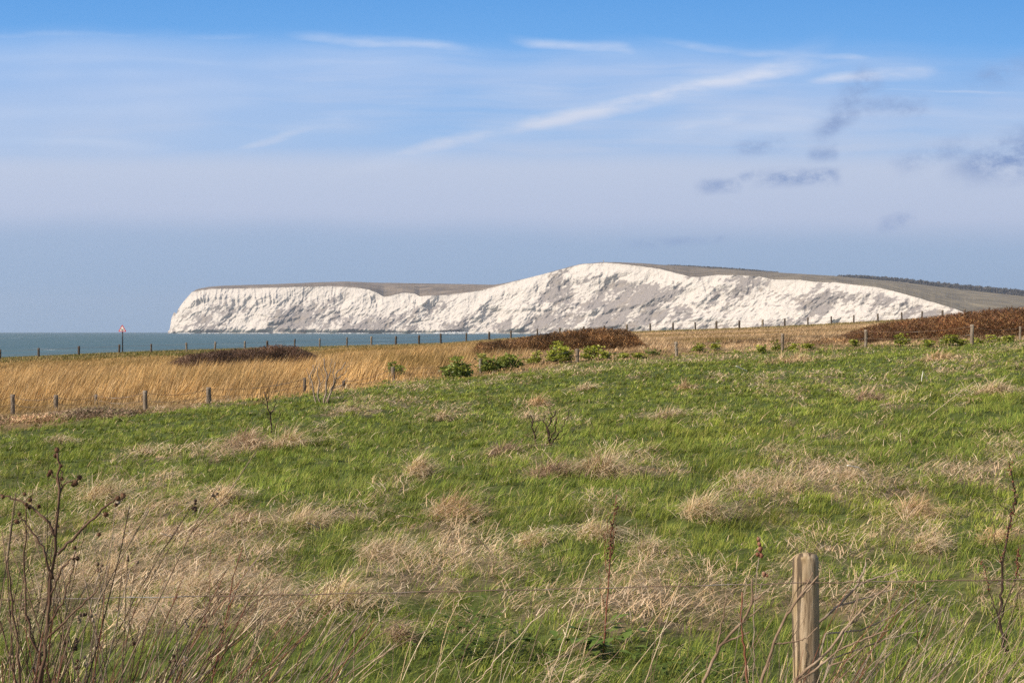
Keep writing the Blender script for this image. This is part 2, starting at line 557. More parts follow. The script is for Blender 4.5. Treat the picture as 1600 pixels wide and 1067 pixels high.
# a dull bank of stratus low over the sea
bank = W.m('MULTIPLY', W.maprange(W.m('ADD', Vw, W.m('MULTIPLY', U, -.012)), 320, 375), .75)
skyc = W.mix(bank, skyc, W.ramp(el, [(0, lin(141, 171, 202)), (.25, lin(154, 177, 209)), (1, lin(160, 175, 207))]))
# small dark scud
dark = None
nd = W.maprange(W.noise(W.mapping(uv, scale=(.016, .024, 1), rot=(0, 0, .35)), 1, 6, .68), .30, .68, .0, 1.15)
for s in [((1270, 215), (1370, 118), 14, 22, .6), ((1330, 165), (1450, 168), 12, 12, .45), ((1490, 268), (1760, 190), 26, 60, .95), ((1180, 284), (1310, 278), 13, 13, .8),
          ((1085, 295), (1160, 292), 10, 10, .5), ((1140, 238), (1225, 218), 12, 14, .55), ((1255, 242), (1310, 232), 12, 14, .45), ((1370, 352), (1430, 340), 10, 12, .45),
          ((1510, 130), (1660, 92), 14, 20, .35), ((1400, 265), (1520, 225), 16, 20, .4), ((1150, 285), (1180, 275), 8, 8, .5), ((1540, 270), (1640, 262), 14, 14, .35),
          ((980, 378), (1150, 370), 8, 8, .3)]:
    v = streak(s[0], s[1], s[2] * 1.7, s[3] * 1.7, min(1, s[4] * 1.25))
    dark = v if dark is None else W.m('MAXIMUM', dark, v)
skyc = W.mix(W.m('MULTIPLY', dark, nd, clamp=True), skyc, (*lin(128, 152, 196), 1))
bg2 = W.node('ShaderNodeBackground'); W.put(bg2.inputs[0], skyc); bg2.inputs[1].default_value = 1.0
front = W.m('MULTIPLY', W.maprange(dy, .12, .45), W.maprange(dz, .27, .42, 1, 0))
mxs = W.node('ShaderNodeMixShader'); W.put(mxs.inputs[0], front)
wt.links.new(bg1.outputs[0], mxs.inputs[1]); wt.links.new(bg2.outputs[0], mxs.inputs[2]); wt.links.new(mxs.outputs[0], wo.inputs[0])

scene.view_settings.view_transform = 'Standard'; scene.view_settings.look = 'None'
scene.view_settings.exposure = 0.10; scene.view_settings.gamma = 1.0
scene.view_settings.use_curve_mapping = False
scene.cycles.use_adaptive_sampling = False
scene.cycles.use_denoising = False; scene.cycles.denoiser = 'OPENIMAGEDENOISE'; scene.cycles.denoising_input_passes = 'RGB_ALBEDO_NORMAL'; scene.cycles.denoising_prefilter = 'ACCURATE'
scene.cycles.max_bounces = 6; scene.cycles.diffuse_bounces = 3; scene.cycles.glossy_bounces = 2
scene.cycles.transmission_bounces = 4; scene.cycles.volume_bounces = 0
scene.cycles.caustics_reflective = False; scene.cycles.caustics_refractive = False

# ------------------------------------------------------------------ field
def straw_field(X, Y):
    """0..1 share of dead grass: broad matted patches, more of them near the lower left"""
    a = fbm(X / .95, Y / 1.7, 4, 21, .62)
    b = fbm(X / 4.5 + 5, Y / 6.0, 2, 33)
    u = 800 + X / Y * F
    bias = 0.03 + 0.22 * sstep(22, 12, Y) * sstep(7.6, 9.5, Y) * sstep(1100, 250, u) - 0.06 * sstep(14, 20, Y) - 0.05 * sstep(25, 45, Y) - .10 * sstep(9.5, 7.6, Y)
    return sstep(-0.04, 0.40, a + 0.55 * b + bias - 0.09)


rows = np.concatenate([np.geomspace(1.5, 118, 330), np.linspace(119, 270, 40)])
cs = np.linspace(-1, 1, 361)
Yg = np.repeat(rows[:, None], 361, 1); Xg = cs[None, :] * (0.60 * Yg + 9)
Zg = ground(Xg, Yg)
gd = sstep(-4, 6, in_gold(Xg, Yg))[..., None]
sf = straw_field(Xg, np.maximum(Yg, 2))[..., None]
cg = (np.array([.075, .095, .024]) * (1 - sf) + np.array([.16, .125, .075]) * sf) * (1 - gd) + np.array([.20, .135, .06]) * gd
far = sstep(96, 108, Yg)[..., None]
cg = cg * (1 - far) + np.array([.085, .10, .03]) * far
fld = grid_mesh('field', np.stack([Xg, Yg, Zg], -1), soil_material(), cg)
tag(fld, 'rough grassy field rising gently to the right towards the sea', 'field', kind='structure')

# sea: one large disc
N = 240; rr = np.geomspace(60, 9600, 60)
aa = np.linspace(math.radians(-60), math.radians(240), N)
sea = grid_mesh('sea', np.stack([rr[:, None] * np.cos(aa)[None], rr[:, None] * np.sin(aa)[None], np.full((60, N), SEA)], -1), sea_material(), flip=True)
tag(sea, 'choppy grey green sea flecked with small white caps', 'sea', kind='structure')

# ------------------------------------------------------------------ chalk cliffs and downs
RIM = [(255, 519), (265, 516), (268, 497), (272, 487), (275.5, 490), (279, 482), (286, 472), (300, 456.5), (315, 453.5), (330, 452), (400, 450.5), (450, 449), (520, 447.5), (560, 450),
       (578, 453), (590, 458), (600, 464), (612, 462), (630, 457.5), (648, 459), (656, 463), (690, 461.5), (720, 458.5), (750, 454.5), (775, 448), (800, 441), (850, 428.5), (880, 420.5),
       (905, 413.5), (945, 411), (970, 413), (1000, 416), (1030, 420.5), (1060, 428), (1078, 433), (1095, 433), (1120, 430), (1150, 430.5), (1185, 432), (1210, 437), (1250, 437.5), (1280, 441.5),
       (1300, 441), (1340, 446), (1370, 449), (1400, 456), (1450, 470), (1490, 482), (1512, 490), (1600, 504), (1800, 514), (2300, 517)]
SKYL = [(255, 519.5), (300, 457), (308, 452), (325, 448.5), (345, 446.5), (430, 444), (500, 441), (540, 440), (600, 442), (700, 443.5), (772, 445), (800, 441.5), (850, 429.5), (905, 414), (935, 411.3), (960, 410.2), (1000, 411.5),
        (1050, 415), (1100, 418), (1200, 425), (1300, 431), (1400, 440), (1500, 452), (1600, 463), (1800, 480), (2300, 500)]
nu, nt = 1500, 120
uu = np.concatenate([np.linspace(262.5, 1525, nu - 60), np.linspace(1530, 2300, 60)])
DB = interp(uu, [(264, 4700), (775, 4250), (1100, 3800), (1525, 3300), (2300, 2400)])
vt = interp(uu, RIM) + 0.9 * fbm(uu / 13.0, uu * 0, 3, 51) * sstep(300, 320, uu)
hgt = np.clip(-(vt - VH) / F * DB, 2, None)
setb = 0.5 * hgt + 10
ztop = -(vt - VH) / F * (DB + setb)
tt = np.linspace(0, 1, nt)[:, None]
off = setb[None] * (1 - (1 - tt) ** 1.55)
Zc = (SEA - 1.5) + tt * (ztop[None] - (SEA - 1.5))
Xb = (uu - 800) / F * DB
Xc0 = Xb[None] + 0 * tt
hfrac = tt
sh = Xc0 - 0.75 * Zc
env = sstep(0, .12, tt) * (1 - .55 * sstep(.8, 1, tt)) * sstep(2, 60, hgt)[None]
wrp = 45 * fbm(Xc0 / 130, Zc / 90, 3, 14)
big = ridged((sh + wrp) / 210.0, Zc / 300.0, 3, 61, .42) * 30
mid = fbm((sh + wrp) / 58.0, Zc / 75.0, 4, 71, .6) * 15
fine = fbm(sh / 15.0, Zc / 17.0, 4, 81, .6) * 8 * (1 - .55 * sstep(.5, .8, tt))
flute = ridged((Xc0 + 14 * fbm(Xc0 / 70, Zc / 60, 3, 93)) / (19.0), Zc / 150.0, 3, 91) * (.4 + 1.2 * np.clip(.5 + fbm(Xc0 / 80, Zc * 0, 2, 95), 0, 1)) * (5 + 3 * (1 - sstep(600, 800, uu)[None])) * sstep(.45, .8, tt)
slump = np.maximum(0, fbm(sh / 120, Zc / 50, 3, 17)) * 36 * sstep(.85, .35, tt)
disp = env * (big + mid + fine + flute + slump)
Yc = DB[None] + off - disp
Yc = Yc + (sstep(300, 264, uu)[None] * 90)      # the headland turns away at its tip
Xc = (uu[None] - 800) / F * Yc
Vc = np.stack([Xc, Yc, Zc], -1)
# stains with gully shade painted into the same grey; scree and thin turf on gentler ledges, seaweed along the foot
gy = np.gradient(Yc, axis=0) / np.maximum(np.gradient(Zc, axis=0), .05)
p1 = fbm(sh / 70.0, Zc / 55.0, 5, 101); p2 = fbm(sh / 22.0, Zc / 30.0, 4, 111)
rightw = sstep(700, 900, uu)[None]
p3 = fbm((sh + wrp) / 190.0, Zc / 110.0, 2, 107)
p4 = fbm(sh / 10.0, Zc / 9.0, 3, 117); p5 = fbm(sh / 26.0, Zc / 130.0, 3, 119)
stain_shade = sstep(-.02, .20, p1 * .85 + p3 * 1.05 + p2 * .60 + p4 * .65 + p5 * .5 + .14 * sstep(.4, 1.6, gy) + .02 - .55 * (sstep(.66, .97, tt) * rightw + sstep(.45, .80, tt) * (1 - rightw)) + .09 * rightw)
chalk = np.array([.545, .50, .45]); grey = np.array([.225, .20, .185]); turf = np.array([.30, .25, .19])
cc = chalk[None, None] * (1 - stain_shade[..., None] * .92) + grey * stain_shade[..., None] * .92
tn = (sstep(.1, .4, fbm(sh / 30, Zc / 30, 3, 121)) * sstep(.1, .5, stain_shade) * .35)[..., None]
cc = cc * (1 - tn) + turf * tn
wet = sstep(2.2, .2, Zc - SEA + 1.5 * fbm(Xc0 / 12, Zc / 8, 2, 131))[..., None]
cc = cc * (1 - wet * .5) + np.array([.22, .22, .22]) * wet * .5
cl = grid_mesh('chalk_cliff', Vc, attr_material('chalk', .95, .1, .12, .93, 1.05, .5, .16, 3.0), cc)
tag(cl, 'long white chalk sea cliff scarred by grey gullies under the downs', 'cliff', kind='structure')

# downs: turf running back from the very rim of the cliff to the skyline
nb = 34
vs = interp(uu, SKYL) + .35 * fbm(uu / 40.0, uu * 0, 3, 141)
rim = Vc[-1]
depth = interp(uu, [(264, 260), (500, 700), (775, 420), (900, 250), (1000, 420), (1400, 1100), (2300, 1500)])
Ys_ = rim[:, 1] + depth
sky_pt = np.stack([(uu - 800) / F * Ys_, Ys_, -(vs - VH) / F * Ys_], 1)
k = np.linspace(0, 1, nb)[:, None, None]
D = rim[None] * (1 - k) + sky_pt[None] * k          # (rows from rim to skyline)
bulge = np.sin(np.pi * k[..., 0]) * 0.10 * np.clip(sky_pt[:, 2] - rim[:, 2], 0, 30)[None]
D[..., 2] += bulge + np.sin(np.pi * k[..., 0]) * fbm(D[..., 0] / 90, D[..., 1] / 120, 3, 151) * 2.0
back = D[-1:].copy().repeat(6, 0)
for i in range(6):
    back[i, :, 1] += 120 * (i + 1); back[i, :, 2] -= 6 * (i + 1) + 4 * i * i
D = np.concatenate([D, back], 0)
dn = fbm(D[..., 0] / 160, D[..., 1] / 90, 4, 161)[..., None]; d2 = fbm(D[..., 0] / 45, D[..., 1] / 30, 3, 171)[..., None]
rgt = sstep(850, 1500, uu)[None, :, None]
ca = np.array([.19, .15, .11]) * (1 - rgt) + np.array([.195, .16, .10]) * rgt
on = uu >= 299
D = D[:, on]; dn = dn[:, on]; d2 = d2[:, on]; ca = ca[:, on] if ca.shape[1] > 1 else ca
cd = ca * (1 + .6 * dn + .5 * d2) + np.array([.02, .015, .0]) * np.clip(d2, 0, 1)
dw = grid_mesh('down_hill', D, attr_material('downland_turf', .95, .05, .02, .8, 1.2), cd)
tag(dw, 'smooth brown green downland capping the white cliff', 'hill', kind='structure')


def woodland(name, pts, Y0, n, size, label):
    """far-off bare wood along the back of the down: clumps of small faces through a strip"""
    p = np.array(pts, float)
    u = RNG.uniform(p[0, 0], p[-1, 0], n)
    vb = np.interp(u, p[:, 0], p[:, 1]); vtp = np.interp(u, p[:, 0], p[:, 2])
    crown = .78 + .22 * np.clip(.5 + fbm(u / 7.0, u * 0, 3, 181) * 1.4, 0, 1)
    f = RNG.uniform(0, 1, n) ** .8
    Y = Y0(u) + RNG.uniform(0, 60, n)
    v = vb + (vtp - vb) * f * crown
    X = (u - 800) / F * Y; Z = -(v - VH) / F * Y
    h = RNG.uniform(.6, 1.3, n) * size; w = h * RNG.uniform(.5, .9, n)
    c = np.array([.075, .062, .052])[None] * RNG.uniform(.6, 1.5, n)[:, None] + np.array([.0, .008, .0])[None] * RNG.uniform(0, 1, n)[:, None]
    a = blade_arrays(np.stack([X, Y, Z - h * .4], 1), h, w, RNG.uniform(0, 6.28, n), RNG.uniform(0, .5, n), RNG.uniform(.2, 1.4, n), RNG.uniform(0, 3.14, n), c, 2)
    o = build_arrays(name, [a], M['twig'])
    return tag(o, label, 'woodland', kind='stuff')


Ysky = lambda u: np.interp(u, uu, Ys_)
woodland('distant_woodland', [(1040, 419, 414.5), (1080, 419, 416), (1100, 421, 417), (1180, 426, 422.5), (1215, 429, 426)], Ysky, 4000, 8, 'thin dark wood on the skyline just right of the summit')
woodland('distant_woodland', [(1310, 434, 431), (1345, 438, 430.5), (1400, 444, 434), (1450, 450, 439.5), (1500, 455, 444.5), (1600, 466, 453), (1680, 474, 460)], Ysky, 16000, 8,
         'long dark wood along the far right skyline of the downs')

# monument on the summit
mx_, my_, mz_ = P(943, 411.6, float(np.interp(943, uu, Ys_)) - 120)
mon = empty('stone_cross_monument', (mx_, my_, mz_), 'tiny stone cross monument on the summit of the downs', 'monument')
b = MB(); b.box((mx_, my_, mz_ - 1.0), (5, 5, 4)); b.build('plinth', M['stone'], mon, False)
b = MB(); b.box((mx_, my_, mz_ + 5.5), (1.6, 1.6, 9)); b.box((mx_, my_, mz_ + 8.0), (4.4, 1.5, 1.5)); b.build('cross', M['stone'], mon, False)

# surf along the foot of the cliff
ns = 3600
us = RNG.uniform(268, 860, ns)
ok = fbm(us / 30, us * 0, 3, 191) + .35 * np.exp(-((us - 715) / 45) ** 2) + .3 * np.exp(-((us - 560) / 30) ** 2) + .2 * np.exp(-((us - 310) / 25) ** 2) > .02
us = us[ok]; ns = len(us)
Yb = np.interp(us, uu, Vc[6, :, 1]) - RNG.uniform(2, 60, ns)
hs = RNG.uniform(1.4, 3.6, ns) * (1 + 1.8 * np.exp(-((us - 720) / 40) ** 2) * RNG.uniform(0, 1, ns))
ws = RNG.uniform(3, 12, ns)
cw = np.full((ns, 3), .8) * RNG.uniform(.85, 1.0, ns)[:, None]
surf = build_arrays('breaking_surf', [blade_arrays(np.stack([(us - 800) / F * Yb, Yb, np.full(ns, SEA - .3)], 1), hs, ws, RNG.uniform(0, 6.28, ns), RNG.uniform(0, .6, ns), RNG.uniform(.3, 1.2, ns), RNG.uniform(-.4, .4, ns), cw, 3, power=3)], M['straw'])
tag(surf, 'white surf breaking along the foot of the chalk cliff', 'surf', kind='stuff')

# ------------------------------------------------------------------ grass
def sample_field(n, y0, y1, power, spread=.42, extra=1.5):
    """points with density per square metre falling as Y**-power"""
    a = 2 - power
    Y = (y0 ** a + RNG.uniform(0, 1, n) * (y1 ** a - y0 ** a)) ** (1 / a)
    X = RNG.uniform(-1, 1, n) * (spread * Y + extra)
    return X, Y


def pick(cols, n):
    c = np.array(cols)[RNG.integers(0, len(cols), n)]
    return c * RNG.uniform(.75, 1.25, n)[:, None]


GREENS = [(.20, .258, .038), (.235, .29, .046), (.170, .226, .037), (.285, .31, .062), (.132, .190, .036), (.34, .32, .090)]
STRAWS = [(.63, .45, .265), (.70, .53, .335), (.52, .36, .20), (.67, .475, .30), (.74, .60, .42)]
GOLDS = [(.54, .345, .13), (.60, .40, .17), (.48, .29, .11), (.58, .41, .21), (.42, .26, .11)]
parts = []
# tufts: each a fan of blades from one root, green or dead as a whole
nt_f, per = 30000, 20
X, Y = sample_field(nt_f, 4.2, 64, 1.2)
keep = in_gold(X, Y) + RNG.normal(0, 5, nt_f) < 0
X, Y = X[keep], Y[keep]; nt_f = len(X)
S = straw_field(X, Y)
dead = RNG.uniform(0, 1, nt_f) < .015 + .62 * S ** 1.3
lush = fbm(X / 2.2 + 8, Y / 3.5, 3, 41)
size = RNG.uniform(.6, 1.5, nt_f) * (1 + .4 * np.clip(lush, -.5, 1)) * (1 - .30 * sstep(14, 36, Y))
lean = RNG.normal(.15, .5, nt_f) + 1.6 * fbm(X / 1.6, Y / 2.0, 2, 45)
tone = RNG.uniform(.72, 1.28, nt_f) * (1 - .35 * np.clip(lush, -.6, .8))
rep_ = lambda q: np.repeat(q, per)
n = nt_f * per
q = np.abs(RNG.normal(0, 1, n)); a_ = RNG.uniform(0, 6.28, n)
rad = .045 * rep_(size)
bx = rep_(X) + q * rad * np.cos(a_); by = rep_(Y) + q * rad * np.sin(a_)
hh = .125 * (1 - .25 * sstep(14, 9, by)) * rep_(size) * RNG.uniform(.6, 1.25, n)
dd = rep_(dead)
azm = np.arctan2(np.sin(a_) * .8 + np.sin(rep_(lean)) * .9, np.cos(a_) * .8 + np.cos(rep_(lean)) * .9)
th0 = np.clip(.12 + .28 * q + RNG.normal(0, .12, n), 0, 1.2) + np.where(dd, RNG.uniform(.2, .8, n), 0)
th1 = th0 + RNG.uniform(.4, 1.3, n) + np.where(dd, .4, 0)
c = np.where(dd[:, None], pick(STRAWS, n), pick(GREENS, n) * rep_(tone)[:, None])
yel = np.clip(fbm(X / 5.0, Y / 5.0, 2, 47), 0, 1)
c = c + rep_(yel * ~dead)[:, None] * np.array([.07, .045, .0])
w = np.maximum(.0046, by * .00046) * RNG.uniform(.7, 1.35, n)
parts.append(blade_arrays(np.stack([bx, by, ground(bx, by) - .01], 1), hh, w, azm, th0, th1, azm + 1.57 + RNG.normal(0, .6, n), c, 3))
# loose blades between the tufts
n = 190000
X, Y = sample_field(n, 4.2, 64, 1.2)
keep = in_gold(X, Y) + RNG.normal(0, 4, n) < 0
X, Y = X[keep], Y[keep]; n = len(X)
isstraw = RNG.uniform(0, 1, n) < .015 + .35 * straw_field(X, Y)
hh = RNG.uniform(.06, .17, n) * (1 - .35 * sstep(14, 36, Y)) * np.where(isstraw, 1.2, 1)
th0 = np.abs(RNG.normal(.35, .28, n)) + np.where(isstraw, RNG.uniform(.3, 1.0, n), 0)
parts.append(blade_arrays(np.stack([X, Y, ground(X, Y) - .01], 1), hh, np.maximum(.0042, Y * .00044) * RNG.uniform(.7, 1.35, n), RNG.normal(.2, 1.3, n), th0, th0 + RNG.uniform(.3, 1.2, n), RNG.normal(0, .8, n),
                          np.where(isstraw[:, None], pick(STRAWS, n), pick(GREENS, n) * .9), 3))
grass = build_arrays('field_grass', parts, M['grass'])
tag(grass, 'green field grass mixed with straw coloured dead blades', 'grass', kind='stuff')

# matted dead grass lying over the green
n = 400000
X, Y = sample_field(n, 5.0, 62, 1.2)
S = straw_field(X, Y)
keep = (in_gold(X, Y) < -1) & (RNG.uniform(0, 1, n) < .012 + .9 * S ** 1.4)
X, Y = X[keep], Y[keep]; n = len(X)
flow = fbm(X / .9, Y / .9, 2, 201) * 4.0 + RNG.normal(0, .8, n) + .3
L = RNG.uniform(.09, .34, n)
z = ground(X, Y) + RNG.uniform(.03, .17, n)
litter = build_arrays('dead_grass_mat', [blade_arrays(np.stack([X, Y, z], 1), L, np.maximum(.004, Y * .00036) * RNG.uniform(.7, 1.3, n), flow, RNG.uniform(.7, 1.5, n), RNG.uniform(1.5, 2.7, n), flow + 1.57 + RNG.normal(0, .4, n), pick(STRAWS, n), 3)], M['straw'])
tag(litter, 'matted bleached dead grass lying over the green field', 'dead grass', kind='stuff')

# golden meadow beyond the middle fence
n = 330000
X, Y = sample_field(n, 27, 117, .75, .40, 2)
g = in_gold(X, Y)
uq = 800 + X / Y * F
keep = (g > -2 + RNG.normal(0, 2.5, n))
turf_y = interp(uq, [(-200, 86), (300, 90), (560, 98), (900, 106)])
strip = Y + RNG.normal(0, 2.5, n) > turf_y
keep &= ~strip
X, Y, g, uq = X[keep], Y[keep], g[keep], uq[keep]; n = len(X)
tall = fbm(X / 5.0, Y / 7.0, 3, 211)
rt = sstep(650, 950, uq)
g0 = interp(uq, [(0, 34), (200, 14), (330, 0)])
clump = fbm(X / .9, Y / 1.6, 2, 215)
hm = (.78 - .48 * rt) * (1 - .87 * sstep(44, 84, Y)) * (1 + .35 * tall + .45 * clump) * sstep(g0, g0 + 20, g) + .09
hm = hm * (1 - .7 * sstep(250, 290, uq) * sstep(530, 490, uq) * sstep(52, 62, Y))
hh = hm * RNG.uniform(.6, 1.15, n)
c = pick(GOLDS, n)
bufp = pick([(.50, .36, .22), (.44, .30, .18), (.52, .40, .25), (.38, .25, .14)], n)
k = rt[:, None] * .8
c = c * (1 - k) + bufp * k
brn = (sstep(g0 + 14, g0 - 6, g) * sstep(480, 240, uq) * .8)[:, None]
c = c * (1 - brn) + pick([(.34, .22, .14), (.38, .26, .16), (.24, .20, .09), (.20, .19, .06)], n) * brn
vr = fbm(X / 2.6, Y / 5.0, 4, 221)
c = c * (1 + .40 * vr + .45 * clump)[:, None]
c = c * (1 + .45 * fbm(X / 7.0 + 3, Y / 6.0, 2, 227))[:, None]
ol = np.clip(np.clip(fbm(X / 7, Y / 9, 2, 225) + .0, 0, .5) * 1.5 + .45 * sstep(62, 84, Y) * (1 - rt), 0, .8)[:, None]
c = c * (1 - ol) + np.array([.25, .17, .05]) * ol
w = np.maximum(.008, Y * .00042) * RNG.uniform(.7, 1.4, n)
azm = RNG.normal(.1, .5, n)
lodge = np.clip(fbm(X / 2.4 + 4, Y / 4.0, 3, 261) * 2.2 - .15, 0, 1)
th0 = np.abs(RNG.normal(.12, .12, n)) + .75 * lodge; th1 = th0 + RNG.uniform(.25, .9, n)
azm = azm + lodge * RNG.normal(0, .8, n)
gold = build_arrays('golden_meadow_grass', [blade_arrays(np.stack([X, Y, ground(X, Y) - .02], 1), hh, w, azm, th0, th1, RNG.normal(0, .6, n), c, 3)], M['gold'])
tag(gold, 'tall golden dead meadow grass bending in the wind before the sea', 'grass', kind='stuff')

# short turf of the coast path along the far fence
n = 120000
Y = RNG.uniform(82, 124, n); X = RNG.uniform(-1, 1, n) * .40 * Y
keep = Y > interp(800 + X / Y * F, [(-200, 86), (300, 90), (560, 98), (900, 106)]) + RNG.normal(0, 2.2, n)
X, Y = X[keep], Y[keep]; n = len(X)
uq = 800 + X / Y * F
gr = sstep(760, 350, uq) * .9 + .25
isg = RNG.uniform(0, 1, n) < gr * np.clip(.6 + fbm(X / 5, Y / 4, 2, 231), 0, 1)
c = np.where(isg[:, None], pick([(.13, .135, .028), (.16, .15, .035), (.10, .115, .025), (.20, .16, .05)], n), pick([(.34, .24, .11), (.40, .29, .14), (.30, .22, .09)], n))
verge = build_arrays('coast_path_turf', [blade_arrays(np.stack([X, Y, ground(X, Y) - .02], 1), RNG.uniform(.08, .26, n), RNG.uniform(.04, .08, n), RNG.normal(.1, .8, n), RNG.uniform(0, .4, n), RNG.uniform(.4, 1.2, n), RNG.normal(0, .6, n), c, 2)], M['gold'])
tag(verge, 'short green and straw turf along the cliff top fence', 'turf', kind='stuff')

# ------------------------------------------------------------------ fences
def wob_ring_post(b, x, y, z0, z1, r, lean=(0, 0), sides=9, rough=.05):
    pts, rad = [], []
    k = 7
    for i in range(k + 1):
        t = i / k
        pts.append((x + lean[0] * t + random.gauss(0, r * rough), y + lean[1] * t + random.gauss(0, r * rough), z0 + (z1 - z0) * t))
        rad.append(r * (1 + random.uniform(-rough, rough)))
    b.tube(pts, rad, sides)


NEAR = empty('post_and_wire_fence', (1.14, 5.5, float(ground(1.14, 5.5))), 'weathered round post and rusty wire fence closest to the camera', 'fence')
for i, xp in enumerate((1.14, -2.42, 4.70)):
    b = MB(); zt = -.877 + (xp - 1.14) * .02; zg = float(ground(xp, 5.5)) - .4
    n_ = 26; pts = []; rad = []
    for j in range(n_ + 1):
        t = j / n_
        pts.append((xp + .004 * math.sin(t * 5 + i), 5.5 + .003 * math.cos(t * 4), zg + (zt - zg) * t))
        rad.append(.0515 * (1 + .02 * math.sin(t * 17 + i) + .012 * random.uniform(-1, 1)) * (1.04 - .05 * t))
    pts.append((pts[-1][0], 5.5, zt + .003)); rad.append(.046)
    b.tube(pts, rad, 28)
    po = b.build('post', M['post'], NEAR)
    st = MB()
    for zs in (zt - .085, zt - .60):
        st = MB()
        st.tube([(xp - .012, 5.449, zs + .012), (xp - .004, 5.438, zs + .010), (xp + .006, 5.438, zs + .004), (xp + .014, 5.449, zs)], .0022, 5)
        st.build('staple', M['wire'], po)
for dz0, amp in ((-.085, .006), (-.60, .012)):
    b = MB(); pts = []
    for j in range(121):
        xw = -2.42 + j * (7.12 / 120)
        seg = (xw - 1.14) / 3.56 if xw >= 1.14 else (1.14 - xw) / 3.56
        zz = -.877 + (xw - 1.14) * .02 + dz0 - amp * 4 * seg * (1 - seg) + .0015 * math.sin(j * 1.3)
        pts.append((xw, 5.4455, zz))
    b.tube(pts, .0021, 6)
    b.build('wire', M['wire'], NEAR)

MID = [(-75, 628, 652), (20, 616, 646), (87, 617, 642), (150, 616, 634), (227, 610, 640), (327, 605, 633), (475, 590, 616), (537, 594, 609), (615, 573, 593), (752, 560, 583),
       (902, 545, 568), (951, 550, 563), (1058, 534, 557), (1222, 521, 549), (1353, 515, 542), (1518, 507, 537), (1593, 510, 529), (1720, 498, 524)]
mp = [unproject(u, vb) for u, vt_, vb in MID]
mid = empty('post_and_wire_fence', mp[8], 'sagging fence of short pale posts between green field and golden meadow', 'fence')
tops = []
for (u, vt_, vb), (x, y, z) in zip(MID, mp):
    zt = P(u, vt_, y)[2]; tops.append((x, y, z, zt))
    thin = u in (475, 537, 951, 1593, 150)
    b = MB(); wob_ring_post(b, x, y, z - .45, zt, .042 if thin else .064 if u in (327, 1518, 902, 615) else .056, (random.gauss(0, .02), 0))
    b.build('post', M['wood_dark'] if u in (475, 537) else M['wood_far'], mid)
for fr, rw in ((.90, .006), (.52, .005)):
    b = MB()
    for a, c in zip(tops[:-1], tops[1:]):
        pts = []
        for j in range(9):
            t = j / 8
            za = a[2] + (a[3] - a[2]) * fr; zc = c[2] + (c[3] - c[2]) * fr
            pts.append((a[0] + (c[0] - a[0]) * t, a[1] + (c[1] - a[1]) * t - .07, za + (zc - za) * t - .10 * 4 * t * (1 - t)))
        b.tube(pts, rw, 4, False)
    b.build('wire', M['wire'], mid)

FAR = [(-60, 549), (0, 546), (60, 544.5), (123, 542.5), (186, 540), (236, 538), (292, 536), (335, 534.5), (382, 533), (418, 532), (460, 530), (499, 529), (542, 527), (580, 526), (618, 525), (654, 523), (689, 521.5), (728, 519.5),
       (764, 518), (798, 516), (839, 514.5), (875, 513), (912, 511.5), (945, 510), (979, 509), (1016, 507), (1051, 505), (1087, 503.5), (1119, 502), (1155, 501), (1191, 499.5), (1226, 498.5), (1262, 499), (1299, 496),
       (1334, 494), (1372, 491.5), (1409, 489.5), (1440, 488.5), (1472, 488), (1508, 485), (1545, 482), (1580, 479), (1618, 476)]
yf = lambda u: float(np.interp(u, [0, 300, 700, 1600], [103, 104, 111, 114]))
fx, fy = (800 - 800) / F * 111, 111.0
farf = empty('post_and_wire_fence', (fx, fy, float(ground(fx, fy))), 'long row of thin dark posts and wires along the cliff top skyline', 'fence')
tops = []
for u, vt_ in FAR:
    y = yf(u); x, _, zt = P(u, vt_ + random.uniform(-.7, .7), y); z = float(ground(x, y)); zt = max(zt, z + .75)
    tops.append((x, y, z, zt))
    b = MB(); wob_ring_post(b, x, y, z - .4, zt, random.uniform(.062, .088), (random.gauss(0, .03), 0), 7)
    b.build('post', M['wood_far'] if u in (499, 580, 335) or random.random() < .15 else M['wood_dark'], farf)
for hh_ in (.12, .42):
    b = MB()
    for a, c in zip(tops[:-1], tops[1:]):
        b.tube([(a[0], a[1] - .08, a[3] - hh_), ((a[0] + c[0]) / 2, (a[1] + c[1]) / 2 - .08, (a[3] + c[3]) / 2 - hh_ - .03), (c[0], c[1] - .08, c[3] - hh_)], .006, 4, False)
    b.build('wire', M['wire'], farf)

# warning sign on the coast path
sx_, sy_, _ = P(191.2, 518, 120.0); sg = float(ground(sx_, sy_))
zb = P(0, 518.3, 120.0)[2]; zt_ = P(0, 507.0, 120.0)[2]
sign = empty('warning_sign', (sx_, sy_, sg), 'red bordered white triangular warning sign on a thin dark pole before the sea', 'road sign')
b = MB(); b.tube([(sx_, sy_ + .06, sg - .4), (sx_, sy_ + .06, zt_ - .12)], .047, 10); b.build('pole', M['signblack'], sign)
hw = .345


def tri(inset):
    h = zt_ - zb; pts = [(-hw, 0), (hw, 0), (0, h)]; cx, cz = 0, h / 3; out = []
    for i, (px, pz) in enumerate(pts):           # rounded corners
        for d in (-1, 1):
            q = pts[(i + d) % 3]; f = .07
            out.append((px + (q[0] - px) * f, pz + (q[1] - pz) * f))
    order = [out[0], out[1], out[2], out[3], out[4], out[5]]
    res = [(cx + (a - cx) * inset, cz + (c - cz) * inset) for a, c in order]
    res.sort(key=lambda p: math.atan2(p[1] - cz, p[0] - cx))
    return [(sx_ + a, zb + c) for a, c in res]


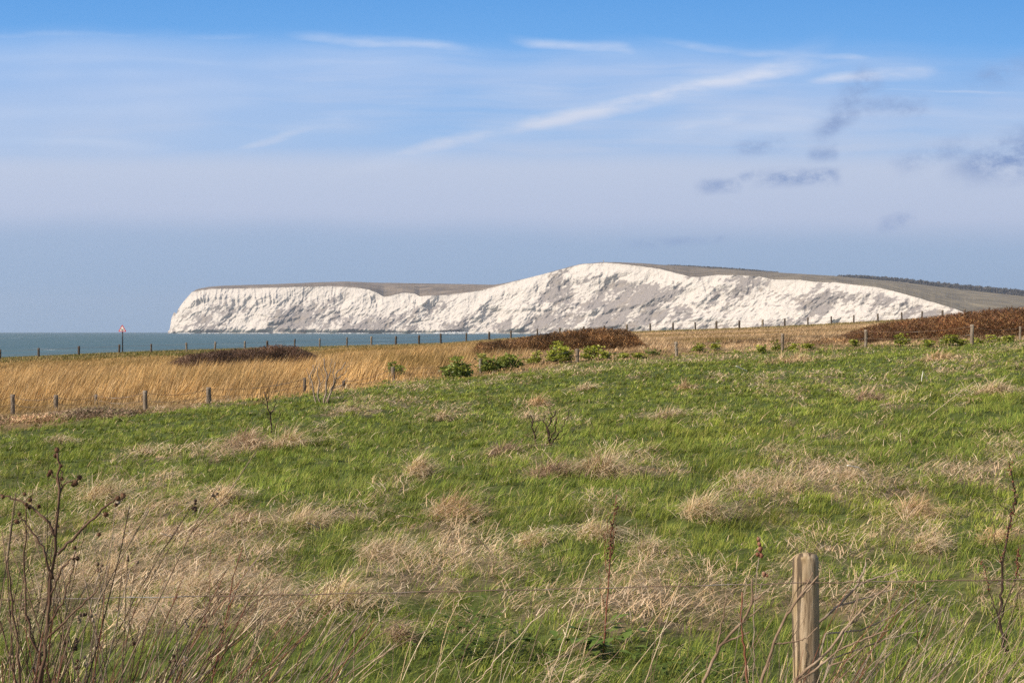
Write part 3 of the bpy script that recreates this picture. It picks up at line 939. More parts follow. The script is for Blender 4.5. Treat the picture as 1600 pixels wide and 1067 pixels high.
b = MB(); b.prism(tri(1.0), sy_ - .012, sy_ + .012); plate = b.build('sign_plate', M['signred'], sign, False)
b = MB(); b.prism(tri(.70), sy_ - .018, sy_ - .012); b.build('sign_face', M['signwhite'], plate, False)
b = MB()
for poly in ([(-.115, .215), (-.085, .245), (.085, .125), (.06, .095)], [(.035, .12), (.075, .12), (.095, .27), (.06, .265)], [(-.01, .10), (.09, .09), (.10, .15), (.03, .17)], [(-.13, .19), (-.10, .25), (-.06, .24), (-.07, .18)], [(-.12, .10), (-.05, .10), (-.04, .125), (-.11, .13)]):
    b.prism([(sx_ + a, zb + c) for a, c in poly], sy_ - .022, sy_ - .018)
b.build('symbol', M['signblack'], plate, False)


# ------------------------------------------------------------------ bramble thickets
def thicket(outline, vbase, depth, n, cols, label, ybase=None, group=None):
    o = np.array(outline, float); um = o[:, 0].mean()
    x0, y0, z0 = unproject(um, vbase)
    y0 = ybase or y0 + depth * .5
    n = int(n * 1.8)
    u = RNG.uniform(o[0, 0], o[-1, 0], n); vtp = np.interp(u, o[:, 0], o[:, 1]) + 2.0 * fbm(u / 9.0, u * 0, 3, int(um))
    dy = RNG.uniform(-1, 1, n); y = y0 + dy * depth * .5
    x = (u - 800) / F * y0
    zg = ground(x, y); ztop = -(vtp - VH) / F * y0
    ht = np.clip(ztop - zg, .12, None) * 1.10 * np.clip(1 - .75 * dy ** 2, .05, 1) ** .3
    f = RNG.uniform(0, 1, n) ** .75
    z = zg + ht * f * 1.06
    lump = np.clip(.9 + 1.0 * fbm(x / 1.1, z / .8, 3, 7), .35, 1.6)
    L = RNG.uniform(.14, .40, n) * np.clip(ht, .5, 1.2)
    c = pick(cols, n) * lump[:, None]
    warm = np.clip(fbm(x / 2.0, y / 2.0 + z, 2, 19), 0, 1)[:, None]
    c = c * (1 + warm * np.array([.65, .38, .08]))
    a1 = blade_arrays(np.stack([x, y, z - L * .35], 1), L, RNG.uniform(.014, .036, n), RNG.uniform(0, 6.28, n), RNG.uniform(.3, 1.2, n), RNG.uniform(1.2, 2.6, n), RNG.normal(0, .8, n), c, 3)
    ob = build_arrays('bramble_thicket', [a1], M['twig'])
    return tag(ob, label, 'bramble', group or 'bramble thickets in the meadow')


BR = [(.19, .098, .042), (.125, .068, .033), (.25, .13, .05), (.08, .047, .028), (.19, .12, .06), (.30, .18, .08)]
BRG = BR + [(.40, .28, .15), (.46, .33, .18), (.36, .25, .13)]
DK = [(.11, .065, .045), (.08, .05, .035), (.15, .085, .05), (.19, .125, .085)]
thicket([(272, 566), (290, 557), (320, 552), (350, 549), (400, 546), (430, 541), (460, 543), (480, 551), (500, 562)], 573, 4.0, 11000, DK, 'dark brown bramble thicket in the golden meadow right of the warning sign')
thicket([(735, 551), (748, 538), (800, 532), (860, 523), (900, 518), (940, 515.5), (975, 517), (990, 523), (1003, 538), (1012, 547)], 554, 4.5, 17000, BR, 'rounded red brown bramble mound in front of the cliff, behind leafy plants')
thicket([(1325, 530), (1345, 520), (1370, 511), (1400, 504), (1450, 499), (1500, 492), (1550, 487), (1600, 484), (1720, 476)], 531, 7.0, 22000, BR + [(.16, .07, .035)] * 3, 'broad dark russet bramble bank rising over the right hand skyline')
thicket([(585, 558), (620, 552), (660, 551), (700, 547), (742, 543)], 559, 1.6, 2200, BRG, 'low thin bramble strip in the meadow left of the rounded mound')
thicket([(1095, 537), (1130, 531), (1180, 530), (1220, 532), (1245, 536)], 540, 1.5, 900, BRG, 'low brown bramble patch behind the fence, right of the rounded mound')
thicket([(1250, 537), (1290, 528), (1330, 528), (1350, 534)], 538, 1.5, 700, BRG, 'small brown bramble patch at the left foot of the russet bank')
thicket([(0, 659), (40, 650), (70, 646), (110, 640), (150, 637), (185, 641), (215, 652)], 660, 2.0, 2600, [(.34, .23, .15), (.42, .30, .20), (.26, .18, .11), (.22, .20, .09)], 'brown withered scrub at the foot of the leftmost short posts')


# ------------------------------------------------------------------ green leafy clumps along the middle fence
def leafy_shrub(u, vb, wpx, hpx, label, tone=0):
    x, y, z = unproject(u, vb)
    big_ = 1.2 if u < 960 else .95
    R = big_ * wpx / 2 / F * y; H = big_ * hpx / F * y + .06
    r_ = empty('leafy_shrub', (x, y, z), label, 'plant', 'green leafy plants along the middle fence')
    st = MB(); ns_ = max(4, int(R * 14)); tips = []
    for i in range(ns_):
        a = random.uniform(0, 6.28); q = R * .8 * math.sqrt(random.random())
        tx, ty = x + math.cos(a) * q, y + math.sin(a) * q * .7
        th = H * random.uniform(.35, 1.1) * math.sqrt(max(.15, 1 - (q / R) ** 2 * .7))
        st.tube(wob([(x + (tx - x) * .5, y + (ty - y) * .5, z - .05), (tx, ty, z + th * .9)], 3, .012), [.012, .011, .009, .007], 5)
        tips.append((tx, ty, th))
    st.build('stem', M['leafstem'], r_)
    n = int(np.clip(760 * R * H / .25, 150, 2200))
    ti = np.array(tips)[RNG.integers(0, ns_, n)]
    f = RNG.uniform(.15, 1.12, n) ** .8
    px = ti[:, 0] + RNG.normal(0, .10, n); py = ti[:, 1] + RNG.normal(0, .10, n); pz = z + ti[:, 2] * f
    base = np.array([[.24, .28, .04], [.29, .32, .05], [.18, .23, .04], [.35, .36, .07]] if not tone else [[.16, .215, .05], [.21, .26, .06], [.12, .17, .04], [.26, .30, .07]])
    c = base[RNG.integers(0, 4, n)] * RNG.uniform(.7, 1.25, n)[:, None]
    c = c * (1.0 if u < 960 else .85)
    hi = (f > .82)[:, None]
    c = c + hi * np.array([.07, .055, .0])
    L = RNG.uniform(.05, .13, n)
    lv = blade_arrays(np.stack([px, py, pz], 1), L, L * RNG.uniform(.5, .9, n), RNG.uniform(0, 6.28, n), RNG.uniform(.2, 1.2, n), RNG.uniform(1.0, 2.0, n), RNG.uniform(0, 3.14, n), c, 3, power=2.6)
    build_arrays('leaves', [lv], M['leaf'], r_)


M['leafstem'] = noise_mat('green_stem', [(0, (.06, .09, .02)), (1, (.12, .15, .04))], 8)
for s_ in [(610, 590, 30, 15, 'small dark green bush wrapped around the post left of the big leafy bush', 1),
           (708, 590, 50, 24, 'widest dark green leafy bush at the left end of the hedge clump', 1),
           (752, 583, 38, 23, 'dark green leafy bush hugging the fence post in the clump', 1),
           (794, 580, 44, 18, 'low dark green bush just right of the bush hugging a post', 1),
           (832, 570, 18, 17, 'thin yellowish plant between the dark bushes and the tall lime clump', 0),
           (872, 569, 40, 27, 'tall lime green clump below the rounded bramble mound', 0),
           (932, 565, 38, 16, 'wide lime green plant right of the thin wooden post', 0),
           (972, 562, 12, 10, 'tiny lime plant below the right end of the bramble mound', 0),
           (1000, 561, 15, 10, 'small lime plant just right of the bramble mound', 0),
           (1019, 557, 11, 8, 'tiny dark green plant left of the pale post beside the mound', 1),
           (1092, 553, 22, 14, 'low lime green plant right of the post beyond the mound', 0),
           (1118, 550, 12, 16, 'narrow upright lime plant before the low brown bramble patch', 0),
           (1188, 553, 15, 10, 'flat pale green plant left of the post below the cliff', 0),
           (1213, 549, 13, 14, 'lime plant touching the left side of a post below the cliff', 0),
           (1237, 548, 10, 13, 'lime plant just right of the post below the cliff', 0),
           (1265, 547, 15, 13, 'bushy bright lime plant at the start of the russet bank', 0),
           (1335, 543, 11, 10, 'small lime plant left of the post before the russet bank', 0),
           (1406, 540, 22, 17, 'rounded lime plant halfway along the foot of the russet bank', 0),
           (1452, 539, 13, 10, 'low green plant before the russet bank, left of the lime trio', 0),
           (1492, 537, 38, 18, 'wide yellow topped plant left of the tallest pale post', 0),
           (1530, 536, 11, 9, 'tiny green plant just right of the tallest pale post', 0),
           (1554, 535, 18, 17, 'yellow topped plant near the right edge before the russet bank', 0),
           (1575, 535, 9, 10, 'small yellow green plant by the last thin post', 0)]:
    leafy_shrub(*s_)


# ------------------------------------------------------------------ dead grass tussocks
def tussock(u, vb, wpx, hpx, label, tone=0, lean=.3):
    x, y, z = unproject(u, vb)
    R = 1.15 * wpx / 2 / F * y; H = .85 * hpx / F * y
    n = int(np.clip(300 + wpx * hpx * .28, 320, 1300))
    a = RNG.uniform(0, 6.28, n); q = np.sqrt(RNG.uniform(0, 1, n)) * R * .8 * (1 + .28 * np.sin(2 * a + u) + .18 * np.sin(3 * a + vb))
    px = x + q * np.cos(a); py = y + q * np.sin(a) * .8
    pz = ground(px, py) - .02 + RNG.uniform(0, .6, n) * H * (1 - (q / R) ** 2)
    L = (H * RNG.uniform(.4, 1.2, n) + R * .32) * (1 - .3 * q / R)
    out = np.arctan2(py - y, px - x) + RNG.normal(0, .9, n)
    dxx = np.cos(out) * .6 + lean * 2.2; dyy = np.sin(out) * .6
    azm = np.arctan2(dyy, dxx) + RNG.normal(0, .9, n)
    th0 = np.clip(.4 + .8 * q / R + RNG.normal(0, .4, n), 0, 1.7)
    th1 = th0 + RNG.uniform(.4, 2.6, n)
    sk = RNG.uniform(0, 1, n) < .33                       # a flattened skirt of thatch round the standing part
    px = np.where(sk, x + (px - x) * 1.8 + .2 * R, px); py = np.where(sk, y + (py - y) * 1.8, py)
    pz = np.where(sk, ground(px, py) + RNG.uniform(.03, .12, n), pz)
    th0 = np.where(sk, RNG.uniform(.9, 1.6, n), th0); th1 = np.where(sk, RNG.uniform(1.5, 2.3, n), th1); azm = np.where(sk, RNG.normal(.2, 1.5, n), azm)
    pal = [[(.42, .32, .19), (.50, .39, .25), (.34, .24, .14), (.55, .45, .31)],
           [(.26, .17, .11), (.34, .24, .16), (.20, .13, .085), (.42, .32, .22)],
           [(.48, .33, .19), (.54, .40, .24), (.40, .25, .13), (.44, .32, .20)]][tone]
    c = pick(pal, n)
    g = (RNG.uniform(0, 1, n) < .12)[:, None]
    c = c * (1 - g) + pick(GREENS, n) * g
    c = c * 1.38
    w = np.maximum(.0045, y * .00042) * RNG.uniform(.6, 1.3, n)
    ob = build_arrays('grass_tussock', [blade_arrays(np.stack([px, py, pz], 1), L, w, azm, th0, th1, RNG.normal(0, .8, n) + azm * .3, c, 4)], M['straw'])
    return tag(ob, label, 'tussock', 'dead grass tussocks in the green field')


for s_ in [(385, 706, 70, 34, 'brown dark hearted tussock left of the thin dark weed', 1, .3),
           (448, 704, 66, 42, 'pale wind bent tussock just right of the thin dark weed', 0, .6),
           (652, 752, 42, 46, 'narrow pale tussock leaning right, alone in mid field', 0, .7),
           (783, 712, 52, 32, 'rounded tan tussock left of the dark weed pair', 1, .2),
           (838, 636, 32, 22, 'small upright tan tussock far behind the dark weed pair', 2, .4),
           (858, 758, 78, 40, 'dark brown sprawling tussock below the dark weed pair', 1, .2),
           (940, 752, 62, 56, 'tall domed straw tussock right of the dark brown sprawling one', 0, .1),
           (702, 818, 74, 56, 'big shaggy tan tussock in mid field with a leaning crest', 2, .5),
           (1038, 651, 62, 22, 'flat straw tussock far out, below the lime plants', 0, .2),
           (1070, 606, 26, 22, 'tiny pointed straw tussock far out toward the fence', 2, .5),
           (1092, 822, 64, 56, 'loose straw tussock leaning right, above left of the near post', 0, .7),
           (1165, 758, 56, 24, 'flat pale tussock above and left of the near post', 0, .3),
           (1226, 776, 64, 32, 'thin sandy tussock straight above the near post', 0, .5),
           (1326, 756, 52, 30, 'straw tussock under the curved white stalk', 0, .3),
           (1430, 806, 62, 50, 'orange tan tussock right of the near post', 2, .4),
           (1443, 862, 46, 40, 'pale fan shaped tussock below the orange tan one', 0, .4),
           (1356, 624, 48, 28, 'small brown tussock leaning right, far out on the right', 1, .7),
           (1553, 838, 62, 28, 'flat rusty straw tussock left of the dark sapling', 2, .3),
           (1555, 614, 62, 28, 'wide straw tussock near the right edge below the fence', 0, .6),
           (1465, 565, 56, 16, 'low straw tussock below the yellow topped plant', 2, .4),
           (472, 826, 92, 38, 'wide combed straw tussock left of mid field', 0, .8),
           (375, 824, 54, 38, 'dark straw tussock left of the wide combed one', 1, .5),
           (345, 800, 60, 40, 'pink tan tussock left of and above the wide combed one', 0, .4),
           (275, 845, 84, 28, 'dark flattened tussock with a pale straw across it', 1, .4),
           (155, 795, 62, 48, 'round straw tussock behind the seed heads of the tall weed', 0, .3),
           (525, 945, 100, 60, 'largest bleached tussock, in the lower centre left', 0, .4),
           (312, 938, 72, 54, 'shaggy pale tussock right of the tall seed head weed', 0, .5),
           (930, 850, 74, 44, 'bleached tussock behind the tall reddish dock stem', 0, .4),
           (828, 862, 56, 36, 'flat bleached tussock left of the dock stem', 0, .4),
           (1008, 868, 64, 36, 'bleached tussock right of the dock stem', 0, .6),
           (622, 1006, 46, 40, 'small dark hollow tussock low in the lower centre', 1, .3),
           (1235, 571, 92, 14, 'long low tan tussock just below the fence', 2, .3),
           (912, 610, 42, 15, 'low straw tussock below the tall lime clump', 0, .3),
           (690, 655, 28, 24, 'small straw tussock far out, below the dark bushes', 0, .4),
           (222, 714, 40, 18, 'small low tussock far left in the field', 0, .3),
           (92, 700, 42, 20, 'small straw tussock above the tall seed head weed', 0, .3),
           (600, 868, 100, 40, 'wide flat mat of straw in the centre left', 0, .5),
           (170, 900, 110, 44, 'wide bleached mat of straw behind the brown left stems', 0, .5)]:
    tussock(*s_)


# ------------------------------------------------------------------ pale stalks lying in the grass
def stalk(pts, label, white=False, r=.6, up=12):
    vm = max(p[1] for p in pts); um = sum(p[0] for p in pts) / len(pts)
    x, y, z = unproject(um, vm + up)
    b = MB(); b.tube(wob([P(u, v, y + .1 * i) for i, (u, v) in enumerate(pts)], 4, .002), max(.004, r * y / F), 6)
    o = b.build('dead_stalk', M['white_stalk' if white else 'stalk'])
    tag(o, label, 'stalk', 'bleached stalks lying in the grass')


stalk([(622, 805), (640, 807), (660, 812)], 'short bleached stalk lying level left of the big shaggy tussock', r=1.0)
stalk([(740, 837), (757, 852), (777, 874)], 'bleached stalk sloping down to the right below the big shaggy tussock', r=1.2)
stalk([(330, 772), (341, 784), (352, 798)], 'short straw slanting over the pink tan tussock', r=.9)
stalk([(250, 833), (275, 840), (302, 842)], 'pale straw lying across the dark flattened tussock', r=1.2)
stalk([(744, 740), (762, 742), (778, 744)], 'thin level straw under the rounded tan tussock', r=.7)
stalk([(478, 816), (490, 820), (501, 826)], 'short straw lying across the wide combed tussock', r=.9)
stalk([(1324, 727), (1340, 730), (1353, 737), (1364, 747)], 'curved white stalk arching over a straw tussock', True, 1.1)
stalk([(1450, 652), (1480, 628), (1525, 594)], 'long thin pale stem leaning far to the right near the right edge', r=.3, up=6)
stalk([(1150, 572), (1160, 576), (1168, 580)], 'small white stick in the far grass below the fence', True, .7, 4)
stalk([(1440, 596), (1442, 580), (1446, 588), (1452, 597)], 'white bent stalk standing like an upturned V', True, .5, 2)


# ------------------------------------------------------------------ weeds, stems and canes
def plant(name, label, cat, u, vb, Y=None, group=None):
    if Y is None:
        x, y, z = unproject(u, vb)
    else:
        x = (u - 800) / F * Y; y = Y; z = float(ground(x, y))
    return empty(name, (x, y, z), label, cat, group)


def stems(root, lines, mat, part='stem', amp=.004, n=5, taper=.5, sides=6, rs=1.0):
    Y = root.location.y
    if part == 'cane': amp = .0016
    for L in lines:
        pts, r, dy = L[0], L[1] * (1.35 if part == 'cane' or (part == 'branch' and mat == 'burdock') else rs), (L[2] if len(L) > 2 else 0.0)
        q = [Vector(P(p[0], p[1], Y + dy + (p[2] if len(p) > 2 else 0))) for p in pts]
        w_ = wob(q, n, amp)
        k = len(w_)
        b = MB(); b.tube(w_, [r * (1 - (1 - taper) * i / (k - 1)) for i in range(k)], sides)
        b.build(part, M[mat], root)


def to_ground(root, u, v, Y):
    """a frame position extended down to the soil under it"""
    x = (u - 800) / F * Y; z = float(ground(x, Y)) - .03
    return (u, VH - z / Y * F)


# tall burdock at the lower left
Y = 4.8
bd = plant('burdock', 'tall dead weed with round brown seed heads, nearest on the left', 'weed', 58, 0, Y)
g0 = to_ground(bd, 40, 0, Y)
stems(bd, [([g0, (60, 1067), (75, 960), (85, 860), (92, 765), (89, 702)], .0075)], 'burdock', amp=.003)
stems(bd, [([(84, 872), (105, 850), (140, 815), (172, 785), (194, 776)], .0042), ([(87, 838), (72, 812), (50, 792), (22, 780), (0, 772)], .0040), ([(82, 905), (70, 862), (45, 825), (28, 806)], .0036),
           ([(78, 935), (95, 890), (110, 872), (122, 872)], .003), ([(90, 772), (100, 756), (118, 750), (124, 746)], .0025), ([(92, 765), (88, 748), (80, 740)], .0025), ([(94, 770), (96, 745), (95, 728)], .002),
           ([(72, 980), (95, 945), (110, 900), (118, 862)], .003), ([(68, 1005), (110, 960), (150, 925), (160, 900)], .003), ([(62, 1040), (40, 960), (38, 880), (40, 790)], .0035), ([g0, (30, 1040), (20, 960), (12, 870)], .004)], 'burdock', 'branch', amp=.003)
for (u, v) in [(89, 703), (87, 712), (79, 738), (75, 742), (95, 728), (96, 748), (124, 746), (118, 755), (114, 757), (38, 772), (46, 781), (60, 791), (45, 792), (184, 778), (192, 774), (181, 789), (165, 804), (116, 856), (4, 776), (30, 803), (26, 815), (120, 872), (154, 835), (40, 788)]:
    b = MB(); c = P(u, v, Y + random.uniform(-.04, .04)); r = random.uniform(.006, .0092)
    b.ball(c, r, 8, .18)
    for _ in range(34):
        d = Vector((random.gauss(0, 1), random.gauss(0, 1), random.gauss(0, 1))).normalized()
        e = d.orthogonal().normalized() * .0009; p0 = Vector(c) + d * r * .8; k = len(b.v)
        b.v += [p0 - e, p0 + e, Vector(c) + d * r * random.uniform(1.35, 1.75)]; b.f.append((k, k + 1, k + 2))
    b.build('seed_head', M['seedhead'], bd)


def stem_clump(label, cat, u, Y, n, lmin, lmax, lean, mats, r=(.0022, .0050), spread=.10, branch=.5, name='dead_stem_clump', heads=0, part='stem'):
    root = plant(name, label, cat, u, 0, Y)
    x0, y0, z0 = root.location
    for i in range(n):
        x = x0 + random.gauss(0, spread); y = y0 + random.gauss(0, spread * .8)
        z = float(ground(x, y)) - .03; L = random.uniform(lmin, lmax)
        ax = random.gauss(lean, .22); ay = random.gauss(0, .15); cv = random.gauss(.15, .2)
        pts = []
        for j in range(9):
            t = j / 8
            pts.append(Vector((x + L * t * (ax + cv * t * .6), y + L * t * ay, z + L * t * (1 - .12 * t * abs(ax)))) + Vector((random.gauss(0, .004), random.gauss(0, .004), 0)) * (t > 0))
        rr_ = random.uniform(*r)
        b = MB(); b.tube(pts, [rr_ * (1 - .6 * j / 8) for j in range(9)], 5)
        if random.random() < branch:
            for _ in range(random.randint(1, 3)):
                j = random.randint(3, 7); d = (pts[j] - pts[j - 1]).normalized()
                e = (d + Vector((random.uniform(-.8, .8), random.uniform(-.4, .4), .25))).normalized(); bl = L * random.uniform(.1, .3)
                b.tube([pts[j], pts[j] + e * bl * .5, pts[j] + e * bl + Vector((0, 0, bl * .15))], [rr_ * .6, rr_ * .45, rr_ * .25], 4)
        if random.random() < heads:
            for _ in range(5):
                b.ball(pts[-1] + Vector((random.gauss(0, .006), random.gauss(0, .006), random.uniform(-.03, .01))), random.uniform(.004, .007), 6, .2)
        b.build(part, M[random.choice(mats)], root)
    return root


stem_clump('dense brown dead stems at the very left edge', 'dead stems', 8, 5.0, 70, .70, 1.45, .02, ['burdock', 'cane', 'cane', 'darktwig', 'paletwig'], spread=.13, heads=.25)
stem_clump('reddish dead stems around the foot of the tall seed head weed', 'dead stems', 66, 4.9, 34, .65, 1.10, .06, ['redcane', 'burdock', 'redcane', 'cane'], (.002, .0045), spread=.07)
stem_clump('thin dead stems right of the tall seed head weed', 'dead stems', 150, 5.4, 40, .70, 1.25, .12, ['burdock', 'cane', 'paletwig', 'cane'], spread=.11, heads=.35)
stem_clump('pale tan stems leaning right near the lower left corner', 'dead stems', 215, 5.6, 50, .65, 1.10, .38, ['cane', 'cane', 'burdock', 'redcane'], spread=.15)
stem_clump('sparse leaning stems low in the left centre', 'dead stems', 330, 5.9, 26, .60, 1.0, .45, ['cane', 'stalk', 'paletwig'], spread=.18)
stem_clump('straw stems standing at the bottom left of centre', 'dead stems', 655, 5.6, 8, .62, .95, .30, ['cane', 'cane', 'stalk'], (.0016, .0030), spread=.16)
stem_clump('straw stems standing beside the dark nettle patch', 'dead stems', 780, 5.7, 8, .60, .98, .28, ['stalk', 'cane', 'paletwig'], (.0016, .0030), spread=.16)
stem_clump('thin straw stems in front of the broad dock leaves', 'dead stems', 985, 5.6, 8, .60, .92, .18, ['cane', 'cane', 'stalk'], (.0016, .0030), spread=.2)
stem_clump('straw stems at the lower right corner', 'dead stems', 1560, 5.6, 9, .58, .90, .35, ['stalk', 'cane', 'cane'], (.0016, .0030), spread=.2)
stem_clump('straw stems right of the dead canes by the near post', 'dead stems', 1440, 5.6, 7, .55, .86, .30, ['stalk', 'cane'], (.0014, .0024), spread=.16)

# two single tall straws
Y = 5.4
for pts, lab in (([(858, 1067), (890, 970), (918, 888), (928, 868), (938, 864)], 'single tall straw leaning right before the dock stem'),
                 ([(1008, 1067), (1035, 990), (1062, 908)], 'single tall straw leaning right, between dock stem and post'),
                 ([(745, 1067), (780, 1025), (830, 975), (864, 944)], 'flat pale straw bent low, left of the dock stem')):
    r_ = plant('tall_straw', lab, 'straw', pts[0][0] - 35, 0, Y)
    stems(r_, [([to_ground(r_, pts[0][0] - 35, 0, Y)] + pts, .0026)], 'stalk', amp=.002)

# red dock stem with rosette of broad leaves
dk = plant('dock_plant', 'tall thin reddish dock stem rising from broad green leaves', 'weed', 943, 1012)
stems(dk, [([(943, 1020), (948, 950), (952, 888), (956, 830), (964, 772)], .0058)], 'redcane', amp=.003, taper=.35)
stems(dk, [([(950, 905), (944, 860), (946, 830)], .003), ([(953, 880), (960, 850), (962, 820)], .003), ([(955, 850), (948, 815), (950, 800)], .0025), ([(947, 960), (938, 915), (936, 890)], .0028)], 'redcane', 'branch', amp=.004)
b = MB(); Yd = dk.location.y
for _ in range(110):
    t = random.random(); v = 885 - 100 * t; u = np.interp(v, [780, 830, 888], [963, 956, 952]) + random.gauss(0, 3.2)
    b.ball(P(u, v, Yd + random.gauss(0, .012)), random.uniform(.003, .0065), 5, .25)
b.build('seed_spike', M['seedhead'], dk)


def broad_leaves(root, n, sx, sy, L, mat, zmin=.02, zmax=.16, part='leaves'):
    x, y, z = root.location
    b = MB()
    for _ in range(n):
        px = x + random.gauss(0, sx); py = y + random.gauss(0, sy); a = random.uniform(0, 6.28)
        l = L * random.uniform(.6, 1.2)
        b.leaf((px, py, float(ground(px, py)) + random.uniform(zmin, zmax)), (math.cos(a), math.sin(a), random.uniform(-.1, .55)), l, l * random.uniform(.45, .6), (0, 0, 1))
    b.build(part, mat, root)


M['dockleaf'] = noise_mat('dock_leaf', [(0, (.06, .10, .018)), (.6, (.10, .15, .028)), (1, (.15, .19, .045))], 9, rough=.6, spec=.15)
M['nettle'] = noise_mat('nettle_leaf', [(0, (.04, .065, .012)), (.6, (.08, .115, .022)), (1, (.13, .165, .035))], 20, rough=.7, spec=.1)
broad_leaves(dk, 46, .18, .13, .13, M['dockleaf'])
nt_ = plant('nettle_patch', 'dark green leafy nettle patch at the bottom centre', 'plant', 742, 1020)
broad_leaves(nt_, 260, .15, .22, .06, M['nettle'], .02, .24)
n2 = plant('nettle_patch', 'low green leafy patch between the dock and the near post', 'plant', 1075, 1050)
broad_leaves(n2, 130, .16, .18, .055, M['nettle'], .02, .16)

# dark sapling on the right
sp_ = plant('bare_sapling', 'dark bare branching sapling near the right edge', 'shrub', 1576, 1022)
stems(sp_, [([(1577, 1030), (1562, 975), (1567, 920), (1566, 879), (1581, 810), (1588, 776), (1578, 721)], .0085)], 'darktwig', amp=.004, taper=.3)
stems(sp_, [([(1560, 963), (1547, 924), (1535, 876)], .0032), ([(1566, 884), (1556, 838), (1552, 815)], .0028), ([(1583, 800), (1565, 788), (1552, 772)], .0024), ([(1562, 975), (1575, 935), (1590, 900), (1592, 852)], .0034),
            ([(1577, 1025), (1573, 985), (1586, 950), (1598, 915)], .0030), ([(1588, 776), (1580, 752), (1572, 745)], .002), ([(1586, 790), (1592, 760), (1590, 740)], .002), ([(1578, 826), (1596, 800), (1604, 780)], .0022),
            ([(1564, 985), (1552, 965), (1548, 950)], .0022), ([(1570, 1005), (1560, 990), (1559, 960)], .0025)], 'darktwig', 'branch', amp=.004)
b = MB(); Ys2 = sp_.location.y
for (u0, v0, u1, v1) in [(1581, 810, 1588, 776), (1588, 776, 1578, 721), (1566, 879, 1581, 810), (1590, 900, 1592, 852), (1547, 924, 1535, 876), (1592, 890, 1592, 860)]:
    for _ in range(22):
        t = random.random(); b.ball(P(u0 + (u1 - u0) * t + random.gauss(0, 1.8), v0 + (v1 - v0) * t, Ys2 + random.gauss(0, .006)), random.uniform(.003, .006), 5, .25)
b.build('bud', M['redcane'], sp_)['kind'] = 'stuff'

# canes round the near post
Y = 5.25
ca_ = plant('dead_bramble', 'dead brown canes crossing in front of the near post', 'bramble', 1185, 0, Y)
g1 = to_ground(ca_, 1165, 0, Y)
stems(ca_, [([g1, (1190, 1063), (1210, 1004), (1230, 959), (1247, 936), (1279, 900)], .0048), ([(1210, 1006), (1243, 1003), (1262, 997), (1278, 980)], .0026), ([(1247, 936), (1262, 912), (1271, 894)], .0024), ([(1243, 942), (1262, 924), (1277, 906)], .003)], 'cane', 'cane')
Y = 5.3
cb = plant('dead_bramble', 'dead tan canes arching right from the foot of the near post', 'bramble', 1225, 0, Y)
g2 = to_ground(cb, 1215, 0, Y)
stems(cb, [([g2, (1245, 1066), (1279, 1044), (1309, 1017), (1345, 1000), (1390, 985)], .0042), ([g2, (1244, 1062), (1292, 1021), (1326, 976), (1355, 945), (1392, 912)], .0045),
           ([(1296, 1041), (1330, 1029), (1352, 1010)], .0028), ([(1310, 1015), (1322, 985), (1337, 968), (1342, 930)], .0026), ([(1326, 976), (1335, 955), (1340, 930)], .0024)], 'cane', 'cane')
Y = 5.62
cc_ = plant('dead_bramble', 'dead grey tan canes rising behind the right side of the near post', 'bramble', 1232, 0, Y)
g3 = to_ground(cc_, 1225, 0, Y)
stems(cc_, [([g3, (1262, 990), (1283, 970), (1313, 946), (1341, 912), (1350, 893), (1354, 880)], .0046), ([(1338, 916), (1362, 905), (1390, 896), (1412, 890)], .003), ([(1313, 946), (1340, 938), (1370, 928), (1400, 920)], .003),
            ([g3, (1290, 990), (1345, 985), (1400, 960), (1435, 934)], .0034), ([g3, (1300, 1030), (1380, 1000), (1440, 985)], .0030)], 'paletwig', 'cane')
Y = 5.3
cd_ = plant('dead_bramble', 'forked dead canes standing left of the near post', 'bramble', 1120, 0, Y)
g4 = to_ground(cd_, 1085, 0, Y)
stems(cd_, [([g4, (1100, 1065), (1125, 1010), (1160, 972), (1176, 942), (1175, 904)], .0050), ([(1176, 942), (1192, 928), (1208, 914)], .0028), ([(1128, 1006), (1155, 995), (1172, 987)], .0034), ([(1150, 980), (1175, 962), (1188, 950)], .0026), ([(1120, 1020), (1130, 965), (1136, 930)], .0028)], 'cane', 'cane')
stems(cd_, [([to_ground(cd_, 1172, 0, Y), (1169, 1067), (1163, 1010), (1158, 965), (1160, 925)], .0042)], 'redcane', 'cane')
ce_ = plant('tall_dead_stalk', 'slim pale stalk with rusty seed heads left of the near post', 'weed', 1178, 0, 5.7)
stems(ce_, [([to_ground(ce_, 1176, 0, 5.7), (1178, 1052), (1179, 942), (1187, 862), (1188, 838)], .0030), ([(1180, 940), (1190, 915), (1196, 898)], .002)], 'paletwig', amp=.002)
for (u, v, r) in [(1185, 842, .008), (1189, 858, .011), (1190, 868, .009), (1184, 866, .007), (1194, 897, .009), (1199, 899, .006), (1187, 850, .008)]:
    b = MB(); b.ball(P(u, v, 5.7), r, 7, .3, 1.3); b.build('seed_head', M['redcane'], ce_)
stem_clump('bundle of thin pinkish dead canes at the left foot of the post', 'dead canes', 1205, 5.35, 46, .55, .98, .42, ['paletwig', 'cane', 'redcane', 'paletwig'], (.0014, .003), spread=.11, name='dead_bramble', part='cane')
stem_clump('loose dead canes on the right foot of the near post', 'dead canes', 1330, 5.5, 34, .52, .84, .55, ['paletwig', 'cane', 'stalk'], (.0014, .0028), spread=.13, name='dead_bramble', part='cane')

